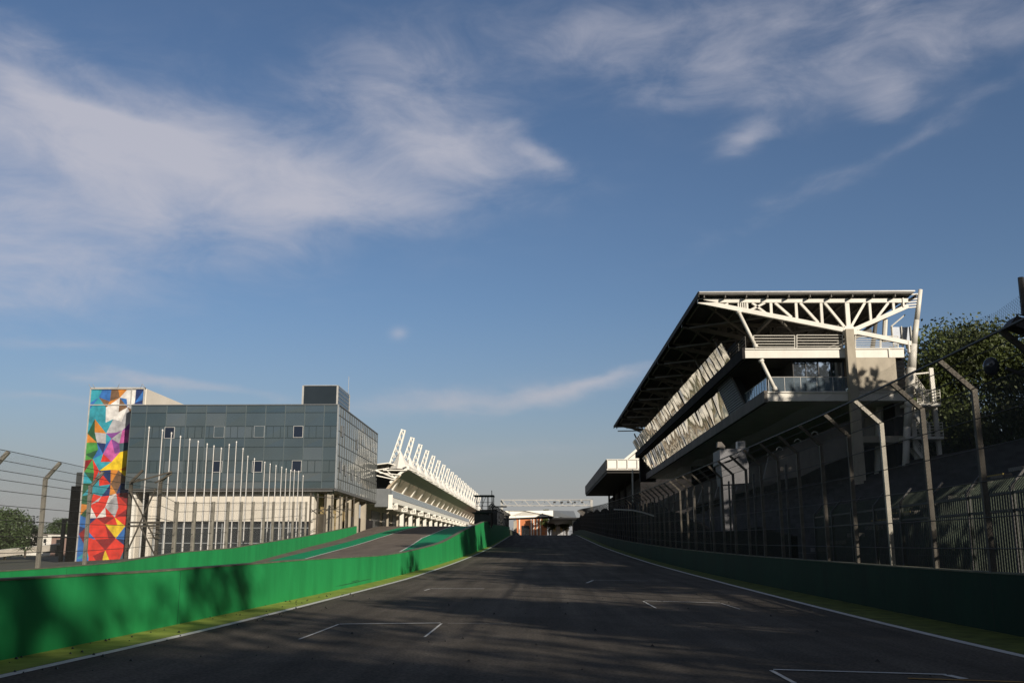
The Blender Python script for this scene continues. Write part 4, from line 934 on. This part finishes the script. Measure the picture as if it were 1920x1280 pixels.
def flight(p, q, D):
    a = Vector(SQ(*p, D)); c = Vector(SQ(*q, D)); m = MB(); n_ = 10
    m.beam(a, c, .08, .25); m.beam(a + Vector((0, 1.1, 0)), c + Vector((0, 1.1, 0)), .08, .25)
    for k in range(n_): t = a.lerp(c, (k + .5) / n_); m.box(t.x - .14, t.x + .14, t.y, t.y + 1.1, t.z - .02, t.z + .02)
    for h in (.3, .55, .8, 1.05): m.tube(a + Vector((0, 0, h)), c + Vector((0, 0, h)), .028, 5)
    for k in range(6): t = a.lerp(c, k / 5); m.tube(t, t + Vector((0, 0, 1.05)), .028, 5)
    m.build('flight', WHITE, st)
flight((1716, 722), (1742, 760), 84.9); flight((1716, 776), (1746, 822), 84.9); flight((1714, 838), (1740, 872), 84.9); flight((1742, 776), (1712, 800), 86.2)
MB().beam(SQ(1706, 702), SQ(1745, 698), .12, .12).build('top_rail', WHITE, st)

# ------------------------------------------------------------------ terrace, palisade fence, booth
te = thing('grandstand_terrace', (13, 20, 0), 'dark stepped concrete terrace rising behind the right fence', 'grandstand')
def tz(y): return lerp([(0, 0), (60, .3), (120, 2.2), (178, 3.6)], y)
V = []; Fc = []; NS = 20; ysx = list(np.linspace(2, 178, 12)); cs_ = [(13.6, .2)]
for k in range(NS):
    x = 13.6 + .93 * k; z = 1.3 + .36 * k; cs_ += [(x, z + .0), (x + .93, z)]
cs_ += [(32.2, 1.3 + .36 * NS), (40, 1.3 + .36 * NS), (40, -1)]
for y in ysx:
    for x, z in cs_: V.append((x, y, z + tz(y) * .6))
n = len(cs_)
for i in range(len(ysx) - 1):
    for k in range(n - 1): a = i * n + k; Fc.append((a, a + 1, a + n + 1, a + n))
MB().add(V, Fc).build('steps', mat('terrace_concrete', (.060, .057, .060), .9, 0, .4, .5, .1, spec=.15), te)
STP = mat('painted_step_edge', (.30, .22, .05), .8)
m = MB(); m2 = MB()
for k in range(0, 18):
    x = 13.9 + .93 * k; z = 1.3 + .36 * k
    m2.box(x, x + .46, 50, 51.4, z + .23, z + .42)
    if k in (4, 5, 6, 9, 10, 13): m.box(x - .34, x - .28, 49.3, 52.2, z + .31, z + .375)
m2.build('aisle_step', CONCD, te); m.build('step_edge', STP, te)
pa = thing('palisade_fence', (11.3, 14, 1), 'dark green barred fence with an angled barbed top behind the right posts', 'fence')
ps = [13.5 + 2.45 * i for i in range(12)]; fxp = lambda d: 10.7 + .012 * d
for d in ps: MB().box(fxp(d) - .05, fxp(d) + .05, d - .05, d + .05, 0, 3.0).beam((fxp(d), d, 3.0), (fxp(d) + .35, d, 3.4), .05, .05).build('post', DSTEEL, pa)
for a, c in zip(ps, ps[1:]):
    m = MB(); nb = 18
    for k in range(nb): y = a + (c - a) * (k + .5) / nb; m.beam((fxp(y), y, .3), (fxp(y), y, 2.9), .018, .022); m.beam((fxp(y), y, 2.9), (fxp(y) + .32, y, 3.25), .02, .02)
    m.build('bar_panel', mat('green_bar_paint', (.034, .050, .030), .75, 0, .5, .8), pa)
for z in (.8, 2.45, 2.85): MB().beam((fxp(ps[0]), ps[0], z), (fxp(ps[-1]), ps[-1], z), .05, .06).build('rail', DSTEEL, pa)
bo = thing('white_booth', at(1377, 970, 62), 'white box cabin on a pale column behind the right fence', 'booth')
B = lambda x, y, D=62.: at(x, y, D)
fixn(MB().prism([B(1350, 842), (B(1350, 869)), B(1368, 866), B(1404, 846), B(1404, 840)], (0, 2.4, 0)).build('cabin', mat('booth_white', (.20, .20, .215), .6), bo))
fixn(MB().prism([B(1352, 868), B(1398, 850), B(1404, 870), B(1404, 905), B(1356, 908)], (0, 2.0, 0)).build('lower_body', mat('booth_grey', (.13, .13, .14), .6), bo))
MB().box(B(1354, 880)[0], B(1371, 880)[0], 62.2, 63.2, 1, B(1365, 905)[2]).build('column', mat('booth_column_grey', (.11, .11, .12), .7), bo)
fl = thing('floodlight', B(1392, 843), 'small square floodlight on top of the white booth', 'floodlight')
a, c_ = B(1385, 841), B(1399, 826); h_ = MB().box(a[0], c_[0], 62.3, 62.8, a[2], c_[2]); h_.build('housing', POLEW, fl); MB().box(a[0] + .05, c_[0] - .05, 62.27, 62.3, a[2] + .2, c_[2] - .04).build('lens', SILV, fl)
MB().box(a[0] + .1, c_[0] - .1, 62.4, 62.7, a[2] - .12, a[2]).build('bracket', DSTEEL, fl)
sk = thing('loudspeaker', B(1350, 840), 'grey horn loudspeaker on the left corner of the white booth', 'loudspeaker')
fixn(MB().prism([B(1345, 838), B(1346, 828), B(1353, 828), B(1360, 836), B(1359, 841)], (0, .5, 0)).build('horn', CONCD, sk)); MB().beam(B(1352, 842, 62.3), B(1352, 838, 62.3), .08, .08).build('bracket', DSTEEL, sk)
# the bundle of light pipes under the pavilion
for k, (px, y0_, y1_) in enumerate(((1531, 877, 940), (1546, 880, 905), (1507, 915, 940))):
    pass
# thin lamp pole with a curved arm
tl = thing('lamp_pole', at(1187, 950, 120), 'thin white pole rising in front of the dark far canopy', 'pole')
MB().tube(at(1187, 985, 120), at(1186, 880, 120), .10, 6).build('pole', POLEW, tl)
cm = thing('boom_pole', at(1190, 955, 80), 'slender pale horizontal pole leaning out over the right fence', 'pole')
MB().path([at(1151, 954.5, 80), at(1185, 956, 80), at(1205, 960, 80), at(1230, 968, 80)], .06, 6).build('arm', POLEW, cm)
MB().tube(at(1230, 968, 80), at(1232, 1040, 80), .05, 6).build('stem', DSTEEL, cm)

# ------------------------------------------------------------------ far grandstand canopy on the right
fc = thing('grandstand_canopy', (16, 212, 5), 'far dark grandstand canopy with a white panelled front edge', 'grandstand')
a = at(1138, 862, 212); c_ = at(1138, 881, 212); x0_ = a[0]; zz1, zz0 = a[2], c_[2]
MB().box(x0_, 40, 212, 300, zz1 - .4, zz1 - .02).build('roof', CONCX, fc)
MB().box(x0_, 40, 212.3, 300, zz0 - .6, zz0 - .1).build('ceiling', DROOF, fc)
MB().box(x0_ - .2, x0_, 212, 300, zz0 - .1, zz1 + .1).build('side_fascia', CONCD, fc)
for k in range(8):
    xa = x0_ + .1 + k * 2.1; MB().box(xa + .12, xa + 1.98, 211.9, 212.2, zz0 + .35, zz1 - .1).build('front_panel', BWHITE, fc)
m = MB().box(x0_ - .1, 30, 211.7, 211.88, zz0 + .0, zz0 + .2).box(x0_ - .1, 30, 211.7, 211.88, zz1, zz1 + .15)
for k in range(9): xa = x0_ + .1 + k * 2.1; m.box(xa - .08, xa + .08, 211.7, 211.88, zz0 + .2, zz1)
m.build('front_frame', WHITE, fc)
m = MB()
for k in range(9): x = x0_ + 1 + k * 2.4; m.box(x, x + 1.5, 300, 300.2, zz0 - .6, zz0 - .0)
m.build('rear_panel', BWHITE, fc)
for k in range(5): MB().beam((x0_ + 6, 220 + 17 * k, 5), (x0_ + 6, 220 + 17 * k, zz0), .5, .5).build('column', CONCX, fc)
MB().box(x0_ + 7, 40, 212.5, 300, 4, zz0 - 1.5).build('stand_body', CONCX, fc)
wc = thing('white_canopy', at(1190, 862, 190), 'pale tilted roof corner showing above the far canopy', 'roof')
q = [at(1168, 862, 220), at(1192, 842, 220), at(1215, 836, 220), at(1215, 862, 220)]; fixn(MB().prism(q, (0, 8, 0)).build('tilted_sheet', BWHITE, wc)); MB().beam(at(1176, 862, 219.8), at(1200, 842, 219.8), .12, .12).build('edge_tube', DTRUSS, wc)

# ------------------------------------------------------------------ floodlights at right edge
fl2 = thing('floodlight', at(1905, 640, 17), 'large dark rectangular floodlight above the fence at the right edge', 'floodlight')
def FQ(x, y, D=17.): return Vector(at(x, y, D))
fixn(MB().prism([FQ(1896, 607), FQ(1908, 592), FQ(1945, 604), FQ(1945, 626)], (0, .35, 0)).build('housing', DSTEEL, fl2))
MB().path([FQ(1897, 606), FQ(1909, 589), FQ(1950, 600)], .012, 5).build('guard', DSTEEL, fl2)
MB().tube(FQ(1914, 520), FQ(1921, 590), .05, 6).build('mast', DSTEEL, fl2); MB().tube(FQ(1935, 615), FQ(1950, 700), .05, 6).build('stem', DSTEEL, fl2)
ml = thing('round_lamp', at(1876, 680, 17), 'round domed lamp hanging behind the wire mesh at the right edge', 'lamp')
import bmesh
bmm = bmesh.new(); bmesh.ops.create_uvsphere(bmm, u_segments=24, v_segments=14, radius=.165)
for v in bmm.verts: v.co.y *= .55
me = bpy.data.meshes.new('dome'); bmm.to_mesh(me); bmm.free(); me.materials.append(mat('lamp_dome', (.10, .11, .13), .12, .6)); me.polygons.foreach_set('use_smooth', [True] * len(me.polygons))
o = bpy.data.objects.new('dome', me); COL.objects.link(o); o.parent = ml; o.location = (0, .35, 0); ORG[o.name] = (0, 0, 0); o.rotation_euler = (R(10), 0, R(20))
MB().beam(FQ(1886, 690, 17.4), FQ(1945, 712, 17.4), .05, .05).build('bracket', DSTEEL, ml)

# ------------------------------------------------------------------ trees
def tree_mesh(seed, h, cr, ch, nclump, per, leaf, lm, flat=1.0, trunk=.35):
    r = np.random.RandomState(seed)
    tr = MB(); base = h - ch; top = (0, 0, base + ch * .35)
    tr.tube((0, 0, -.5), (0, 0, base * .6), trunk, 8, trunk * .75); tr.tube((0, 0, base * .6), top, trunk * .75, 7, trunk * .4)
    C = []
    for k in range(nclump):
        a = r.uniform(0, 2 * math.pi); u = r.uniform(-1, 1); rad = r.uniform(.45, 1.0) ** .6
        q = np.array([math.cos(a) * math.sqrt(1 - u * u), math.sin(a) * math.sqrt(1 - u * u), u]) * rad
        lump = 1 + .22 * math.sin(3 * a + seed) + .12 * math.sin(5 * u + a * 2)
        C.append((q[0] * cr * lump, q[1] * cr * lump, base + ch * .5 + q[2] * ch * .5 * flat))
    for c in C[:22]:
        s = (0, 0, base * .55 + r.uniform(0, ch * .3)); mid_ = tuple((s[i] + c[i]) / 2 + (0 if i < 2 else -.05 * ch) for i in range(3))
        tr.tube(s, mid_, trunk * .28, 5, trunk * .16); tr.tube(mid_, c, trunk * .16, 5, .02)
    Cn = np.repeat(np.array(C), per, 0); n = len(Cn); cs = cr * .20
    P = Cn + np.clip(r.normal(0, 1, (n, 3)), -1.5, 1.5) * np.array([cs, cs, cs * .6])
    nrm = r.normal(0, 1, (n, 3)); nrm[:, 2] += .5; nrm /= np.linalg.norm(nrm, axis=1)[:, None]
    t = np.cross(nrm, r.normal(0, 1, (n, 3))); t /= np.linalg.norm(t, axis=1)[:, None]; b_ = np.cross(nrm, t)
    sz = leaf * r.uniform(.6, 1.3, (n, 1)); V = np.stack([P - t * sz, P - b_ * sz * .5, P + t * sz, P + b_ * sz * .5], 1).reshape(-1, 3)
    me = bpy.data.meshes.new('crown'); me.from_pydata(V.tolist(), [], [(4 * i, 4 * i + 1, 4 * i + 2, 4 * i + 3) for i in range(n)]); me.materials.append(lm)
    return tr, me
def make_tree(seed, loc, label, group, *a, rot=0.0, **k):
    tr, me = tree_mesh(seed, *a, **k); t = thing('tree', loc, label, 'tree', group)
    ORG[t.name] = (0, 0, 0); tr.build('trunk', BARK, t, origin=(0, 0, 0)); c = bpy.data.objects.new('crown', me); COL.objects.link(c); c.parent = t; ORG[c.name] = (0, 0, 0); t.rotation_euler.z = rot; return t
def tcopy(src, loc, rot, sc, label):
    c = copy_tree(src); c.location = loc; c.rotation_euler.z = rot; c.scale = (sc,) * 3; c['label'] = label; return c
GR = 'trees behind the pavilion'
big = make_tree(21, (44, 98, 4), 'dense dark tree directly behind the white stair tower', GR, 19.2, 8.8, 16, 260, 260, .19, LEAFA, trunk=.5)
tcopy(big, (57, 99, 2.6), 2.1, .74, 'big dark tree right of the one behind the stair tower')
tcopy(big, (47, 84, 3.5), 4.0, .62, 'lower dark tree in front of the big trees right of the stair tower')
tcopy(big, (61, 92, 2.2), 5.1, .68, 'dark tree at the right edge behind the round lamp')
tcopy(big, (44, 118, 4), 1.0, .95, 'dark tree farther back behind the pavilion roof mast')
LT = 'trees beyond the left fence'
q = at(22, 1036, 150); lt = make_tree(5, (q[0] - 1, 150, .4), 'bright green bushy tree at the left edge beyond the fence', LT, 7.3, 4.2, 6.6, 60, 190, .2, LEAFC, trunk=.25)
q = at(112, 1020, 230); tcopy(lt, (q[0], 230, 1.6), 1.9, .98, 'rounded green tree just left of the mural tower')
q = at(52, 1020, 260); tcopy(lt, (q[0], 260, 2), 3.2, .85, 'small distant tree between the two left trees')
q = at(-40, 1036, 160); tcopy(lt, (q[0] - 1, 160, .4), .6, 1.0, 'tree cut off by the left edge of the picture')
FT_ = 'trees above the footbridge'
q = at(1030, 958, 376); ft = make_tree(9, (q[0], 376, 5), 'small dark tree poking above the middle of the footbridge', FT_, 12.6, 2.9, 8, 30, 90, .3, LEAFA, trunk=.25)
q = at(1063, 958, 376); tcopy(ft, (q[0], 380, 4.8), 2.2, .98, 'small dark tree above the grey end of the footbridge')
# trees standing out of view on the right: they throw the long shadows over the track
SG = 'tall trees beside the right terrace'
s1 = make_tree(31, (25, -8.6, 0), 'tall leafy tree beside the terrace, shading the near track', SG, 15.5, 4.9, 13.5, 80, 190, .30, LEAFC, trunk=.4)
s2 = make_tree(37, (26, -21, 0), 'thin airy tree beside the terrace, throwing dappled light on the pit wall', SG, 19.5, 5.5, 13.5, 34, 46, .34, LEAFC, trunk=.35)
s3 = make_tree(41, (30, 44, 0), 'tall narrow tree beside the far end of the terrace', SG, 26.5, 4.4, 17, 80, 190, .30, LEAFC, trunk=.4)
SH = [(s1, 25, 15, .93, 1.2), (s1, 25, 24, .98, 4.2), (s1, 26, 30, 1.0, 2.5), (s1, 26, -13, .86, 2.9), (s1, 26, -42.5, 1.64, 2.0), (s1, 34, 6, .9, 3.9), (s1, 35, 38, 1.0, .2),
      (s3, 32, 47, 1.0, 3.3), (s3, 38, 54, 1.03, 1.3), (s1, 64, 72, 1.75, .5), (s1, 72, 82, 1.75, 2.5), (s1, 46, 60, 1.68, 1.1), (s1, 56, 55, 1.7, 4.6), (s1, 45, 22, 1.1, 5.1), (s2, 26, 14, .95, 1.0), (s2, 26, 32, .9, 2.2), (s1, 26, -54, 1.5, 3.0), (s1, 32, -47, 1.75, 1.7)]
SH.sort(key=lambda q: -q[2])
for i, (src, x, y, s, r_) in enumerate(SH): tcopy(src, (x, y, 0), r_, s, 'leafy tree out of view at right, %s counted from the pavilion' % ORD[i])
# spiky plant and low walls at left
yu = thing('spiky_plant', at(46, 1045, 110), 'spiky palm-like plant beside the low white wall at left', 'plant')
m = MB(); q = Vector(at(46, 1045, 110))
for k in range(26):
    a = k * 2.4; e = .25 + .5 * (k % 5) / 5; d = Vector((math.cos(a) * math.cos(e), math.sin(a) * math.cos(e), math.sin(e))); s = q + Vector((0, 0, .7)); mid_ = s + d * .9; tip = s + d * 1.6 - Vector((0, 0, .5))
    w = d.cross(Vector((0, 0, 1))).normalized() * .09; m.add([s, mid_ + w, tip, mid_ - w], [(0, 1, 2, 3)])
m.build('leaves', LEAFC, yu); MB().tube(q, q + Vector((0, 0, .75)), .12, 7).build('stem', BARK, yu)
lw = thing('low_wall', at(40, 1040, 125), 'long low pale boundary wall at the left beyond the fence', 'wall')
a = at(-60, 1044, 118); c_ = at(118, 1024, 140); m = MB().beam((a[0], a[1], a[2]), (c_[0], c_[1], c_[2]), .3, .8); m.build('wall_body', BEIGE, lw); MB().beam((a[0], a[1], a[2] + .43), (c_[0], c_[1], c_[2] + .43), .4, .06).build('coping', BWHITE, lw)
hs = thing('low_house', at(75, 1020, 200), 'long low white house with small windows between the left trees', 'house')
a, c_ = at(24, 1003, 200), at(97, 1024, 200); MB().box(a[0], c_[0], 200, 208, 0, a[2]).build('wall', BWHITE, hs); MB().box(a[0] - .3, c_[0] + .3, 199.6, 208.3, a[2], a[2] + .3).build('roof', CONCD, hs)
for k in range(7): x = a[0] + .8 + k * (c_[0] - a[0] - 1.6) / 7; MB().box(x, x + .5, 199.9, 200, a[2] - 1.5, a[2] - .7).build('window', DGLASS, hs)
h2 = thing('low_house', at(110, 1020, 190), 'low brown and red shed next to the white house at left', 'shed')
a, c_ = at(97, 1005, 190), at(134, 1026, 190); MB().box(a[0], c_[0], 190, 198, 0, a[2]).build('wall', mat('shed_wall', (.30, .20, .17), .8), h2); MB().box(a[0] - .4, c_[0] + .2, 189.2, 198.4, a[2], a[2] + .25).build('roof', BWHITE, h2)
MB().box(a[0] + 1, a[0] + 2.5, 189.9, 190, 0.5, a[2] - .6).build('door', BLACK, h2)
hd = MB(); r4 = random.Random(2)
fn = thing('iron_fence', at(105, 1030, 135), 'dark iron bar fence in front of the low shed at left', 'fence')
for k in range(30): q = at(80 + k * 1.25, 1036, 138); hd.box(q[0] - .03, q[0] + .03, 138, 138.06, q[2], q[2] + 1.0)
q0_ = at(80, 1026, 138); q1_ = at(118, 1026, 138); hd.box(q0_[0], q1_[0], 138, 138.08, q0_[2] + .1, q0_[2] + .18); hd.build('bars', DSTEEL, fn)
